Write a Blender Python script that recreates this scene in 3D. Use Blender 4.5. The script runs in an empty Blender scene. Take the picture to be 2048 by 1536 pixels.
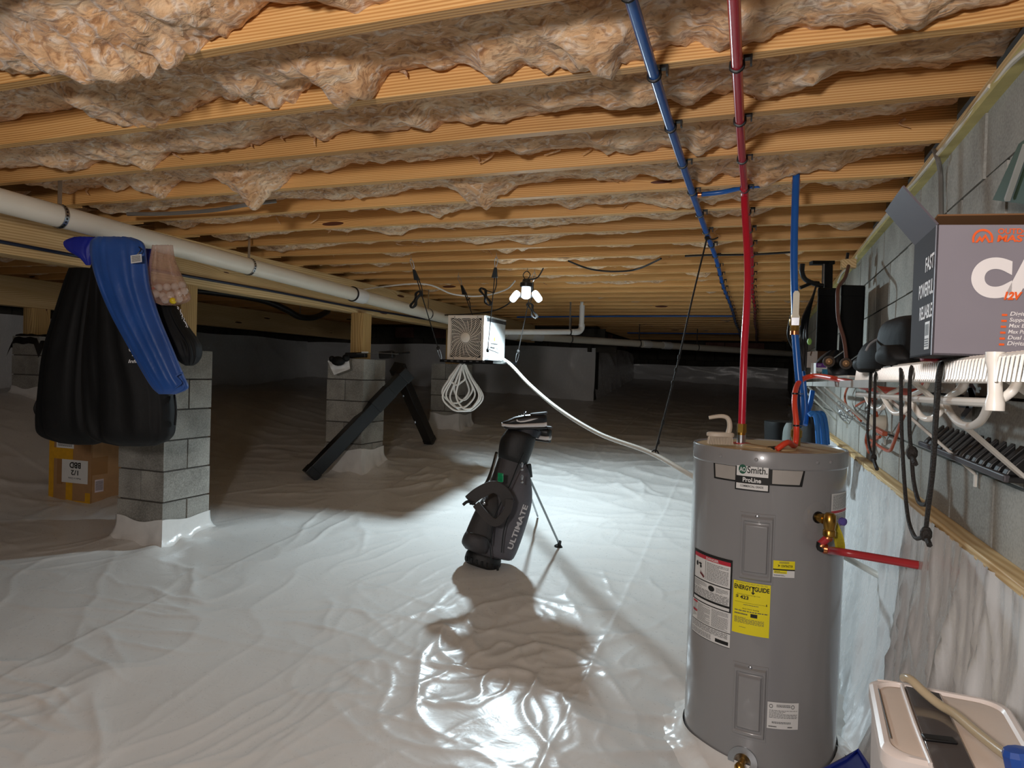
import bpy, math, random
import numpy as np
from mathutils import Vector, Matrix

random.seed(11)
S = bpy.context.scene
COL = S.collection
PI = math.pi

# ------------------------------------------------------------------ camera
F_PX, YAW, PITCH, ROLL = 1358.0, 0.34639, 0.01711, 0.0321
EYE = Vector((0.0, 0.0, 1.68))
FWD = Vector((-math.sin(YAW) * math.cos(PITCH), math.cos(YAW) * math.cos(PITCH), -math.sin(PITCH)))
_r = Vector((math.cos(YAW), math.sin(YAW), 0))
_u = _r.cross(FWD)
RGT = _r * math.cos(ROLL) + _u * math.sin(ROLL)
UPV = _u * math.cos(ROLL) - _r * math.sin(ROLL)
cam_data = bpy.data.cameras.new('camera')
cam = bpy.data.objects.new('camera', cam_data)
COL.objects.link(cam)
cam_data.sensor_fit = 'HORIZONTAL'
cam_data.sensor_width = 36.0
cam_data.lens = F_PX / 2048 * 36.0
cam_data.clip_start = 0.02
cam.matrix_world = Matrix(((RGT.x, UPV.x, -FWD.x, EYE.x), (RGT.y, UPV.y, -FWD.y, EYE.y),
                           (RGT.z, UPV.z, -FWD.z, EYE.z), (0, 0, 0, 1)))
S.camera = cam

# ------------------------------------------------------------------ world, lamps, exposure
world = bpy.data.worlds.new('world')
S.world = world
world.use_nodes = True
world.node_tree.nodes['Background'].inputs[0].default_value = (0.9, 0.85, 0.8, 1)
world.node_tree.nodes['Background'].inputs[1].default_value = 0.02
S.view_settings.view_transform = 'Standard'
S.view_settings.look = 'None'
S.view_settings.gamma = 1
S.view_settings.exposure = 0.50
S.view_settings.use_curve_mapping = False
WORK_LAMP = 6.0      # emission of the hanging work light's panels

def lamp(name, loc, col, power, radius):
    d = bpy.data.lights.new(name, 'POINT')
    d.color = col; d.energy = power; d.shadow_soft_size = radius
    o = bpy.data.objects.new(name, d); COL.objects.link(o); o.location = loc
    return o
lamp('entry_bulb', (-0.50, -0.75, 2.06), (1.0, 0.92, 0.88), 116.0, 0.14)

# ------------------------------------------------------------------ pixel rays used while measuring the room
def ray(px, py): return RGT * ((px - 1024) / F_PX) - UPV * ((py - 768) / F_PX) + FWD
def at(px, py, z): return EYE + ray(px, py) * z
def on_x(px, py, X):
    d = ray(px, py); return EYE + d * ((X - EYE.x) / d.x)
def on_y(px, py, Y):
    d = ray(px, py); return EYE + d * ((Y - EYE.y) / d.y)
def on_z(px, py, Z):
    d = ray(px, py); return EYE + d * ((Z - EYE.z) / d.z)

def sstep(a, b, x):
    t = np.clip((x - a) / (b - a), 0, 1); return t * t * (3 - 2 * t)
def ground(X, Y):
    base = 0.1 * Y - 0.04 * X - 0.02
    k = sstep(-5.0, -7.4, X)
    return base + k * np.maximum(0, 1.28 - base)
def on_ground(px, py):
    d = ray(px, py); lo, hi = 0.5, 30
    for _ in range(50):
        m = (lo + hi) / 2; p = EYE + d * m
        if p.z > float(ground(p.x, p.y)): lo = m
        else: hi = m
    return EYE + d * lo

# ------------------------------------------------------------------ noise
def pnoise(x, y, seed=0):
    x = np.asarray(x, float); y = np.asarray(y, float)
    xi, yi = np.floor(x), np.floor(y); fx, fy = x - xi, y - yi
    def g(ix, iy):
        h = np.sin(ix * 127.1 + iy * 311.7 + seed * 74.7) * 43758.5453
        a = (h - np.floor(h)) * 2 * PI
        return np.cos(a) * (x - ix) + np.sin(a) * (y - iy)
    u, v = fx * fx * fx * (fx * (fx * 6 - 15) + 10), fy * fy * fy * (fy * (fy * 6 - 15) + 10)
    a = g(xi, yi) * (1 - u) + g(xi + 1, yi) * u
    b = g(xi, yi + 1) * (1 - u) + g(xi + 1, yi + 1) * u
    return (a * (1 - v) + b * v) * 1.4
def fbm(x, y, o=4, seed=0):
    t, a = 0, 0.5
    for k in range(o):
        t = t + a * pnoise(x * 2 ** k, y * 2 ** k, seed + k * 7); a *= 0.5
    return t
def ridge(x, y, seed=0, p=5.0):
    return np.clip(1 - np.abs(pnoise(x, y, seed)) * 1.6, 0, 1) ** p

# ------------------------------------------------------------------ materials
def lin(h):
    h = h.lstrip('#'); o = []
    for i in (0, 2, 4):
        c = int(h[i:i + 2], 16) / 255
        o.append(c / 12.92 if c <= 0.04045 else ((c + 0.055) / 1.055) ** 2.4)
    return (*o, 1.0)
def new_mat(name):
    m = bpy.data.materials.new(name); m.use_nodes = True
    nt = m.node_tree; b = nt.nodes['Principled BSDF']
    return m, nt, b
def N(nt, t, **kw):
    n = nt.nodes.new(t)
    for k, v in kw.items():
        if k.startswith('_'): n.inputs[int(k[1:])].default_value = v
        elif k in n.inputs: n.inputs[k].default_value = v
        else: setattr(n, k, v)
    return n
def L(nt, a, b): nt.links.new(a, b)
def math_n(nt, op, a, b=None, c=None):
    n = nt.nodes.new('ShaderNodeMath'); n.operation = op
    for i, v in enumerate((a, b, c)):
        if v is None: continue
        if isinstance(v, (int, float)): n.inputs[i].default_value = v
        else: nt.links.new(v, n.inputs[i])
    return n.outputs[0]
def ramp(nt, fac, stops):
    n = nt.nodes.new('ShaderNodeValToRGB'); e = n.color_ramp.elements
    while len(e) < len(stops): e.new(0.5)
    for q, (p, c) in zip(e, stops): q.position = p; q.color = c
    nt.links.new(fac, n.inputs[0]); return n.outputs[0]
def mix(nt, fac, a, b, blend='MIX'):
    n = nt.nodes.new('ShaderNodeMix'); n.data_type = 'RGBA'; n.blend_type = blend
    for i, v in ((0, fac), (6, a), (7, b)):
        if isinstance(v, (int, float, tuple)): n.inputs[i].default_value = v
        else: nt.links.new(v, n.inputs[i])
    return n.outputs[2]
def shade(c, k): return (min(1, c[0] * k), min(1, c[1] * k), min(1, c[2] * k), 1)
MATS = {}
def mat(name, col, rough=0.5, metal=0.0, var=0.08, vs=12.0, bump=0.0, bs=60.0, spec=0.5, coat=0.0,
        trans=0.0, alpha=1.0, emit=0.0, sheen=0.0):
    if name in MATS: return MATS[name]
    m, nt, b = new_mat(name)
    c = lin(col) if isinstance(col, str) else col
    tc = N(nt, 'ShaderNodeTexCoord')
    no = N(nt, 'ShaderNodeTexNoise', Scale=vs, Detail=4.0)
    L(nt, tc.outputs['Object'], no.inputs['Vector'])
    L(nt, ramp(nt, no.outputs[0], [(0.3, shade(c, 1 - var)), (0.7, shade(c, 1 + var))]), b.inputs['Base Color'])
    b.inputs['Roughness'].default_value = rough; b.inputs['Metallic'].default_value = metal
    b.inputs['Specular IOR Level'].default_value = spec; b.inputs['Coat Weight'].default_value = coat
    b.inputs['Transmission Weight'].default_value = trans; b.inputs['Alpha'].default_value = alpha
    if sheen: b.inputs['Sheen Weight'].default_value = sheen
    if emit:
        b.inputs['Emission Color'].default_value = c; b.inputs['Emission Strength'].default_value = emit
    if bump:
        n2 = N(nt, 'ShaderNodeTexNoise', Scale=bs, Detail=5.0)
        L(nt, tc.outputs['Object'], n2.inputs['Vector'])
        bm = N(nt, 'ShaderNodeBump', Strength=bump, Distance=0.01)
        L(nt, n2.outputs[0], bm.inputs['Height']); L(nt, bm.outputs[0], b.inputs['Normal'])
    MATS[name] = m; return m

def wood(name, light, mid, dark, axis='X', freq=120.0, knots=True, rough=0.55):
    m, nt, b = new_mat(name)
    tc = N(nt, 'ShaderNodeTexCoord'); oi = N(nt, 'ShaderNodeObjectInfo')
    sp = N(nt, 'ShaderNodeSeparateXYZ'); L(nt, tc.outputs['Object'], sp.inputs[0])
    o = {'X': (0, 1, 2), 'Y': (1, 0, 2), 'Z': (2, 0, 1)}[axis]
    rnd = math_n(nt, 'MULTIPLY', oi.outputs['Random'], 37.0)
    lo = math_n(nt, 'ADD', sp.outputs[o[0]], rnd)
    def vec(a, k1, k2, k3):
        cb = N(nt, 'ShaderNodeCombineXYZ')
        L(nt, math_n(nt, 'MULTIPLY', lo, k1), cb.inputs[0])
        L(nt, math_n(nt, 'MULTIPLY', sp.outputs[o[1]], k2), cb.inputs[1])
        L(nt, math_n(nt, 'MULTIPLY', sp.outputs[o[2]], k3), cb.inputs[2]); return cb.outputs[0]
    n1 = N(nt, 'ShaderNodeTexNoise', Scale=1.0, Detail=2.0); L(nt, vec(0, .45, 2, 3), n1.inputs['Vector'])
    ph = math_n(nt, 'MULTIPLY_ADD', sp.outputs[o[2]], freq, math_n(nt, 'MULTIPLY', n1.outputs[0], 9.0))
    ph = math_n(nt, 'MULTIPLY_ADD', sp.outputs[o[1]], freq * .6, ph)
    kn = None
    if knots:
        vo = N(nt, 'ShaderNodeTexVoronoi', Scale=1.0, Randomness=1.0); L(nt, vec(0, 1.1, 5.0, 7.0), vo.inputs['Vector'])
        kn = vo.outputs['Distance']
        ph = math_n(nt, 'ADD', ph, math_n(nt, 'MULTIPLY', math_n(nt, 'POWER', 2.718, math_n(nt, 'MULTIPLY', kn, -6.0)), 4.0))
    si = math_n(nt, 'MULTIPLY_ADD', math_n(nt, 'SINE', math_n(nt, 'MULTIPLY', ph, 6.283)), 0.5, 0.5)
    n2 = N(nt, 'ShaderNodeTexNoise', Scale=1.0, Detail=4.0); L(nt, vec(0, 3, 160, 220), n2.inputs['Vector'])
    n3 = N(nt, 'ShaderNodeTexNoise', Scale=1.0, Detail=2.0); L(nt, vec(0, .9, 2, 14), n3.inputs['Vector'])
    f = math_n(nt, 'MULTIPLY_ADD', n2.outputs[0], 0.35, math_n(nt, 'MULTIPLY', si, 0.45))
    f = math_n(nt, 'ADD', f, math_n(nt, 'MULTIPLY_ADD', n3.outputs[0], 0.5, -0.22))
    colr = ramp(nt, f, [(0.08, lin(light)), (0.45, lin(mid)), (0.95, lin(dark))])
    if knots:
        colr = mix(nt, math_n(nt, 'LESS_THAN', kn, 0.085), colr, lin('#5a2f1c'))
    hv = N(nt, 'ShaderNodeHueSaturation')
    L(nt, math_n(nt, 'MULTIPLY_ADD', oi.outputs['Random'], 0.28, 0.86), hv.inputs['Value'])
    L(nt, colr, hv.inputs['Color']); L(nt, hv.outputs[0], b.inputs['Base Color'])
    b.inputs['Roughness'].default_value = rough
    bm = N(nt, 'ShaderNodeBump', Strength=0.15, Distance=0.004)
    L(nt, f, bm.inputs['Height']); L(nt, bm.outputs[0], b.inputs['Normal'])
    return m

def wool_mat():
    m, nt, b = new_mat('fibreglass_wool')
    tc = N(nt, 'ShaderNodeTexCoord'); mp = N(nt, 'ShaderNodeMapping')
    mp.inputs['Scale'].default_value = (1.0, 1.8, 1.8); mp.inputs['Rotation'].default_value = (0, 0, 0.35)
    L(nt, tc.outputs['Object'], mp.inputs['Vector'])
    a = N(nt, 'ShaderNodeTexNoise', Scale=5.0, Detail=6.0, Distortion=1.6)
    f = N(nt, 'ShaderNodeTexNoise', Scale=14.0, Detail=8.0, Distortion=2.6)
    w = N(nt, 'ShaderNodeTexNoise', Scale=9.0, Detail=8.0, Distortion=3.0)
    for n in (a, f, w): L(nt, mp.outputs[0], n.inputs['Vector'])
    c1 = ramp(nt, a.outputs[0], [(0.28, lin('#bd8c5e')), (0.5, lin('#e2b586')), (0.72, lin('#f4d6b0'))])
    c2 = ramp(nt, w.outputs[0], [(0.52, (0, 0, 0, 1)), (0.66, (1, 1, 1, 1))])
    mx = mix(nt, math_n(nt, 'MULTIPLY', c2, 0.55), c1, lin('#f8efe2'))
    c3 = ramp(nt, f.outputs[0], [(0.36, lin('#96735a')), (0.50, (1, 1, 1, 1))])
    L(nt, mix(nt, 0.55, mx, c3, 'MULTIPLY'), b.inputs['Base Color'])
    b.inputs['Roughness'].default_value = 0.9; b.inputs['Specular IOR Level'].default_value = 0.15
    b.inputs['Sheen Weight'].default_value = 0.3
    h = math_n(nt, 'MULTIPLY_ADD', f.outputs[0], 0.5, w.outputs[0])
    bm = N(nt, 'ShaderNodeBump', Strength=0.5, Distance=0.015)
    L(nt, h, bm.inputs['Height']); L(nt, bm.outputs[0], b.inputs['Normal'])
    return m

def block_mat(name, c0, c1, bump=0.5):
    m, nt, b = new_mat(name)
    tc = N(nt, 'ShaderNodeTexCoord'); oi = N(nt, 'ShaderNodeObjectInfo')
    va = N(nt, 'ShaderNodeVectorMath', operation='ADD')
    cb = N(nt, 'ShaderNodeCombineXYZ'); L(nt, math_n(nt, 'MULTIPLY', oi.outputs['Random'], 40.0), cb.inputs[0])
    L(nt, tc.outputs['Object'], va.inputs[0]); L(nt, cb.outputs[0], va.inputs[1])
    a = N(nt, 'ShaderNodeTexNoise', Scale=4.0, Detail=5.0); f = N(nt, 'ShaderNodeTexNoise', Scale=130.0, Detail=3.0)
    for n in (a, f): L(nt, va.outputs[0], n.inputs['Vector'])
    k = math_n(nt, 'MULTIPLY_ADD', f.outputs[0], 0.45, math_n(nt, 'MULTIPLY', a.outputs[0], 0.55))
    colr = ramp(nt, k, [(0.36, lin(c0)), (0.62, lin(c1))])
    hv = N(nt, 'ShaderNodeHueSaturation'); L(nt, math_n(nt, 'MULTIPLY_ADD', oi.outputs['Random'], 0.24, 0.88), hv.inputs['Value'])
    L(nt, colr, hv.inputs['Color']); L(nt, hv.outputs[0], b.inputs['Base Color'])
    b.inputs['Roughness'].default_value = 0.9; b.inputs['Specular IOR Level'].default_value = 0.25
    bm = N(nt, 'ShaderNodeBump', Strength=bump, Distance=0.004)
    L(nt, k, bm.inputs['Height']); L(nt, bm.outputs[0], b.inputs['Normal'])
    return m

def liner_mat(name, col, rough=0.3, bump=0.25, stretch=(1, 1, 1)):
    m, nt, b = new_mat(name)
    c = lin(col)
    tc = N(nt, 'ShaderNodeTexCoord'); mp = N(nt, 'ShaderNodeMapping'); mp.inputs['Scale'].default_value = stretch
    L(nt, tc.outputs['Object'], mp.inputs['Vector'])
    a = N(nt, 'ShaderNodeTexNoise', Scale=1.2, Detail=3.0)
    f = N(nt, 'ShaderNodeTexNoise', Scale=5.5, Detail=4.0, Distortion=0.8)
    s = N(nt, 'ShaderNodeTexNoise', Scale=60.0, Detail=3.0)
    for n in (a, f, s): L(nt, mp.outputs[0], n.inputs['Vector'])
    L(nt, ramp(nt, a.outputs[0], [(0.3, shade(c, 0.95)), (0.7, shade(c, 1.03))]), b.inputs['Base Color'])
    L(nt, math_n(nt, 'MULTIPLY_ADD', s.outputs[0], 0.16, rough - 0.08), b.inputs['Roughness'])
    b.inputs['Specular IOR Level'].default_value = 0.55
    bm = N(nt, 'ShaderNodeBump', Strength=bump, Distance=0.02)
    L(nt, f.outputs[0], bm.inputs['Height']); L(nt, bm.outputs[0], b.inputs['Normal'])
    return m

WOOD_J = wood('pine_joist', '#f2c98a', '#dda763', '#a06a35', 'X')
WOOD_G = wood('pine_girder', '#ead0a0', '#d6b57e', '#ae8855', 'Y', 70)
WOOD_P = wood('pine_post', '#dcbd82', '#c4a066', '#967044', 'Z', 60)
WOOL = wool_mat()
BLOCK = block_mat('grey_block', '#77756f', '#aaa79f')
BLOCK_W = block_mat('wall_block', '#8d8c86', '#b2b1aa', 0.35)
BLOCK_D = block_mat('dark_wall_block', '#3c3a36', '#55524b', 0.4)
BLOCK_B = block_mat('reddish_wall_block', '#6a4a42', '#8f6a60', 0.4)
MORTAR = mat('mortar', '#57534e', 0.95, var=.2, bump=.5, bs=90)
LINER = liner_mat('white_liner', '#dcdad6', 0.30, 0.22)
LINER_V = liner_mat('white_wall_liner', '#dedfdf', 0.26, 0.3, (1, 1, .35))
TAPE = mat('white_tape', '#e6e4e0', 0.25, var=.05, bump=.2, bs=25)
PVC = mat('white_pvc', '#e6dfcf', 0.32, var=.04, vs=5)
PVCB = mat('bright_pvc', '#e9e9e6', 0.3, var=.03)
BLACK = mat('black_plastic', '#111112', 0.4, var=.2)
BLACKM = mat('black_metal', '#0c0d0f', 0.33, var=.2, spec=.5)
STEEL = mat('galvanised_steel', '#b9bcc0', 0.3, 1.0, var=.1)
BRASS = mat('brass', '#b58d45', 0.3, 1.0, var=.15)
COPPER = mat('copper', '#c07a50', 0.3, 1.0, var=.15)
BLUEPX = mat('blue_pipe', '#1b5fb4', 0.28, var=.05)
REDPX = mat('red_pipe', '#c81f36', 0.25, var=.05)
REDPX2 = mat('red_discharge_pipe', '#b5343a', 0.3, var=.05)
ORANGE = mat('orange_cable_sheath', '#e2472c', 0.4, var=.05)
ORANGE2 = mat('rust_orange_cord', '#b3512f', 0.5, var=.1)
ROPE = mat('black_rope', '#171310', 0.7, var=.4, vs=250, bump=.5, bs=300)
WHITEP = mat('white_coated_wire', '#f0ece4', 0.3, var=.03)
WHITEC = mat('white_cord', '#eceae4', 0.4, var=.04)
INK = mat('black_ink', '#151515', 0.6, var=.05)
INKW = mat('white_ink', '#ededed', 0.6, var=.03)
PAPER = mat('white_label_paper', '#e4e4e2', 0.5, var=.03)
YELLOW = mat('yellow_label', '#f2e21c', 0.5, var=.03)
GREYINK = mat('grey_ink', '#555555', 0.6, var=.05)

# ------------------------------------------------------------------ geometry
class G:
    def __init__(s): s.v = []; s.f = []
    def add(s, vs, fs):
        b = len(s.v); s.v += [tuple(x) for x in vs]; s.f += [tuple(i + b for i in q) for q in fs]; return s
    def hexa(s, p):   # 8 points: bottom 4, top 4
        return s.add(p, [(3, 2, 1, 0), (4, 5, 6, 7), (0, 1, 5, 4), (1, 2, 6, 5), (2, 3, 7, 6), (3, 0, 4, 7)])
    def box(s, c, d, rz=0.0):
        c = Vector(c); R = Matrix.Rotation(rz, 3, 'Z'); p = []
        for z in (-1, 1):
            for x, y in ((-1, -1), (1, -1), (1, 1), (-1, 1)):
                p.append(c + R @ Vector((x * d[0] / 2, y * d[1] / 2, z * d[2] / 2)))
        return s.hexa(p)
    def obox(s, o, a, b, c):   # corner + three edge vectors
        o, a, b, c = map(Vector, (o, a, b, c))
        return s.hexa([o, o + a, o + a + b, o + b, o + c, o + a + c, o + a + b + c, o + b + c])
    def bar(s, p, q, w, h, up=(0, 0, 1)):
        p, q = Vector(p), Vector(q); d = (q - p).normalized(); up = Vector(up)
        x = d.cross(up)
        if x.length < 1e-4: x = d.cross(Vector((1, 0, 0)))
        x.normalize(); y = x.cross(d)
        a = [x * (sx * w / 2) + y * (sy * h / 2) for sx, sy in ((-1, -1), (1, -1), (1, 1), (-1, 1))]
        return s.hexa([p + k for k in a] + [q + k for k in a])
    def loft(s, rings, caps=True, closed=True):
        n = len(rings[0]); b = len(s.v)
        for r in rings: s.v += [tuple(x) for x in r]
        for i in range(len(rings) - 1):
            for j in range(n if closed else n - 1):
                k = (j + 1) % n
                s.f.append((b + i * n + j, b + i * n + k, b + (i + 1) * n + k, b + (i + 1) * n + j))
        if caps and closed:
            s.f.append(tuple(b + j for j in reversed(range(n))))
            e = b + (len(rings) - 1) * n
            s.f.append(tuple(e + j for j in range(n)))
        return s
    def tube(s, pts, r, n=8, caps=True, sub=0, loop=False):
        pts = [Vector(p) for p in pts]
        if sub: pts = smooth_path(pts, sub, loop)
        m = len(pts); R = r if callable(r) else (lambda t: r)
        rings = []; nrm = None
        for i, p in enumerate(pts):
            a = pts[(i - 1) % m] if (loop or i > 0) else p
            c = pts[(i + 1) % m] if (loop or i < m - 1) else p
            t = (c - a).normalized()
            if nrm is None:
                nrm = t.orthogonal().normalized()
            else:
                nrm = nrm - t * nrm.dot(t)
                nrm = nrm.normalized() if nrm.length > 1e-6 else t.orthogonal().normalized()
            bn = t.cross(nrm); rr = R(i / max(1, m - 1))
            rings.append([p + (nrm * math.cos(2 * PI * k / n) + bn * math.sin(2 * PI * k / n)) * rr for k in range(n)])
        if loop: rings.append(rings[0]); caps = False
        return s.loft(rings, caps)
    def cyl(s, p, q, r, n=20, r2=None):
        return s.tube([p, q], (lambda t: r + ((r2 if r2 is not None else r) - r) * t), n)
    def lathe(s, prof, o, axis=(0, 0, 1), n=32, caps=True):
        o = Vector(o); ax = Vector(axis).normalized(); x = ax.orthogonal().normalized(); y = ax.cross(x)
        return s.loft([[o + ax * h + (x * math.cos(2 * PI * k / n) + y * math.sin(2 * PI * k / n)) * r for k in range(n)] for r, h in prof], caps)
    def grid(s, nu, nv, fn):
        b = len(s.v)
        for j in range(nv + 1):
            for i in range(nu + 1): s.v.append(tuple(fn(i / nu, j / nv)))
        for j in range(nv):
            for i in range(nu):
                a = b + j * (nu + 1) + i; s.f.append((a, a + 1, a + nu + 2, a + nu + 1))
        return s
    def prism(s, poly, ext):
        e = Vector(ext); p = [Vector(x) for x in poly]
        return s.loft([p, [x + e for x in p]])
    def ball(s, c, r, n=12, sc=(1, 1, 1)):
        c = Vector(c); rings = []
        for i in range(n // 2 + 1):
            a = PI * i / (n // 2); rr = max(1e-4, math.sin(a))
            rings.append([c + Vector((math.cos(2 * PI * k / n) * rr * r * sc[0], math.sin(2 * PI * k / n) * rr * r * sc[1], -math.cos(a) * r * sc[2])) for k in range(n)])
        return s.loft(rings)
def smooth_path(p, sub, loop=False):
    out = []; m = len(p)
    for i in range(m if loop else m - 1):
        if loop: a, b, c, d = p[(i - 1) % m], p[i], p[(i + 1) % m], p[(i + 2) % m]
        else: a, b, c, d = p[max(0, i - 1)], p[i], p[i + 1], p[min(m - 1, i + 2)]
        for k in range(sub):
            t = k / sub
            out.append(0.5 * ((2 * b) + (c - a) * t + (2 * a - 5 * b + 4 * c - d) * t * t + (3 * b - a - 3 * c + d) * t ** 3))
    if not loop: out.append(p[-1])
    return out
def interp(vals, t):
    """piecewise smooth interpolation of a list of tuples at t in 0..1"""
    x = t * (len(vals) - 1); i = min(int(x), len(vals) - 2); u = x - i
    a, b, c, d = (vals[max(0, i - 1)], vals[i], vals[i + 1], vals[min(len(vals) - 1, i + 2)])
    return [0.5 * (2 * q + (r - p) * u + (2 * p - 5 * q + 4 * r - s) * u * u + (3 * q - p - 3 * r + s) * u ** 3) for p, q, r, s in zip(a, b, c, d)]

# ------------------------------------------------------------------ objects
ORG = {}
def props(o, label=None, cat=None, group=None, kind=None):
    if label: o['label'] = label
    if cat: o['category'] = cat
    if group: o['group'] = group
    if kind: o['kind'] = kind
    return o
def thing(name, label, cat, loc, group=None):
    o = bpy.data.objects.new(name, None); COL.objects.link(o)
    o.empty_display_size = 0.1; o.location = Vector(loc); ORG[o.name] = Vector(loc)
    return props(o, label, cat, group)
def make_mesh(name, V, Fs, m, ang=40):
    me = bpy.data.meshes.new(name)
    me.from_pydata([tuple(v) for v in V], [], Fs)
    me.materials.append(m)
    if ang:
        me.shade_smooth()
        if ang < 180: me.set_sharp_from_angle(angle=math.radians(ang))
    me.update(); return me
def obj(name, g, m, parent=None, ang=40, bevel=0.0, base=None, **pr):
    V = [Vector(v) for v in g.v]
    if parent is not None: org = ORG[parent.name]
    elif base is not None: org = Vector(base)
    else:
        org = sum(V, Vector()) / len(V); org.z = min(v.z for v in V)
    me = make_mesh(name, [v - org for v in V], g.f, m, ang)
    o = bpy.data.objects.new(name, me); COL.objects.link(o)
    if parent is not None: o.parent = parent
    else: o.location = org
    ORG[o.name] = org
    if bevel:
        b = o.modifiers.new('bevel', 'BEVEL'); b.width = bevel; b.segments = 2; b.limit_method = 'ANGLE'
    return props(o, **pr)
def inst(name, me, loc, parent, rz=0.0, m=None):
    o = bpy.data.objects.new(name, me); COL.objects.link(o)
    o.parent = parent; o.location = Vector(loc) - ORG[parent.name]; o.rotation_euler.z = rz
    if m is not None:
        o.material_slots[0].link = 'OBJECT'; o.material_slots[0].material = m
    return o
def copy_tree(o, parent=None, off=None):
    c = o.copy(); COL.objects.link(c)
    if parent is not None: c.parent = parent
    if off is not None: c.location = o.location + Vector(off)
    ORG[c.name] = ORG[o.name] + (Vector(off) if off is not None else Vector())
    for ch in list(o.children): copy_tree(ch, c)
    return c

# flat frames, used for print: fn(u, v, off) -> point
def plane_fn(o, R, U):
    o, R, U = Vector(o), Vector(R), Vector(U); n = R.cross(U).normalized()
    return lambda u, v, off=0.0: o + R * u + U * v + n * off
def patch(name, fn, u0, u1, v0, v1, m, parent, off=0.0006, nu=1, nv=1, **pr):
    return obj(name, G().grid(nu, nv, lambda a, b: fn(u0 + (u1 - u0) * a, v0 + (v1 - v0) * b, off)), m, parent, **pr)
def text_g(g, s, fn, u0, u1, v0, v1, off=0.0012, bold=0.0, shear=0.0, res=4):
    cu = bpy.data.curves.new('t', 'FONT'); cu.body = s; cu.offset = bold; cu.shear = shear; cu.resolution_u = res
    ob = bpy.data.objects.new('t', cu); me = bpy.data.meshes.new_from_object(ob)
    if len(me.vertices):
        P = np.array([v.co for v in me.vertices]); a, b = P.min(0), P.max(0)
        w, h = max(1e-6, b[0] - a[0]), max(1e-6, b[1] - a[1])
        g.add([fn(u0 + (u1 - u0) * (p[0] - a[0]) / w, v0 + (v1 - v0) * (p[1] - a[1]) / h, off) for p in P],
              [tuple(q.vertices) for q in me.polygons])
    bpy.data.objects.remove(ob); bpy.data.curves.remove(cu); bpy.data.meshes.remove(me)
    return g
def text(name, s, fn, u0, u1, v0, v1, m, parent, off=0.0012, bold=0.0, shear=0.0, res=4):
    return obj(name, text_g(G(), s, fn, u0, u1, v0, v1, off, bold, shear, res), m, parent)
def print_lines(g, fn, u0, u1, v0, v1, rows, off=0.0011, seed=0, fill=.55, full=.9):
    r = random.Random(seed)
    for k in range(rows):
        v = v1 - (v1 - v0) * (k + .5) / rows; h = (v1 - v0) / rows * fill / 2
        u = u0
        e = u1 if r.random() < full else u0 + (u1 - u0) * r.uniform(.4, .9)
        while u < e:
            w = (u1 - u0) * r.uniform(.04, .13); x = min(u + w, e)
            g.add([fn(u, v - h, off), fn(x, v - h, off), fn(x, v + h, off), fn(u, v + h, off)], [(0, 1, 2, 3)])
            u = x + (u1 - u0) * .02
    return g
# ================================================================== THE SETTING
JB, JT = 2.51, 2.745                     # joist bottom and top
Y0, DY = 1.85, 0.4064
WX = 0.575                               # face of the right wall
NJ = 38
JY = [Y0 + DY * (i - 2) for i in range(NJ)]      # index 2 is the second joist in view
GX = -3.72                               # girder centre

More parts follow.
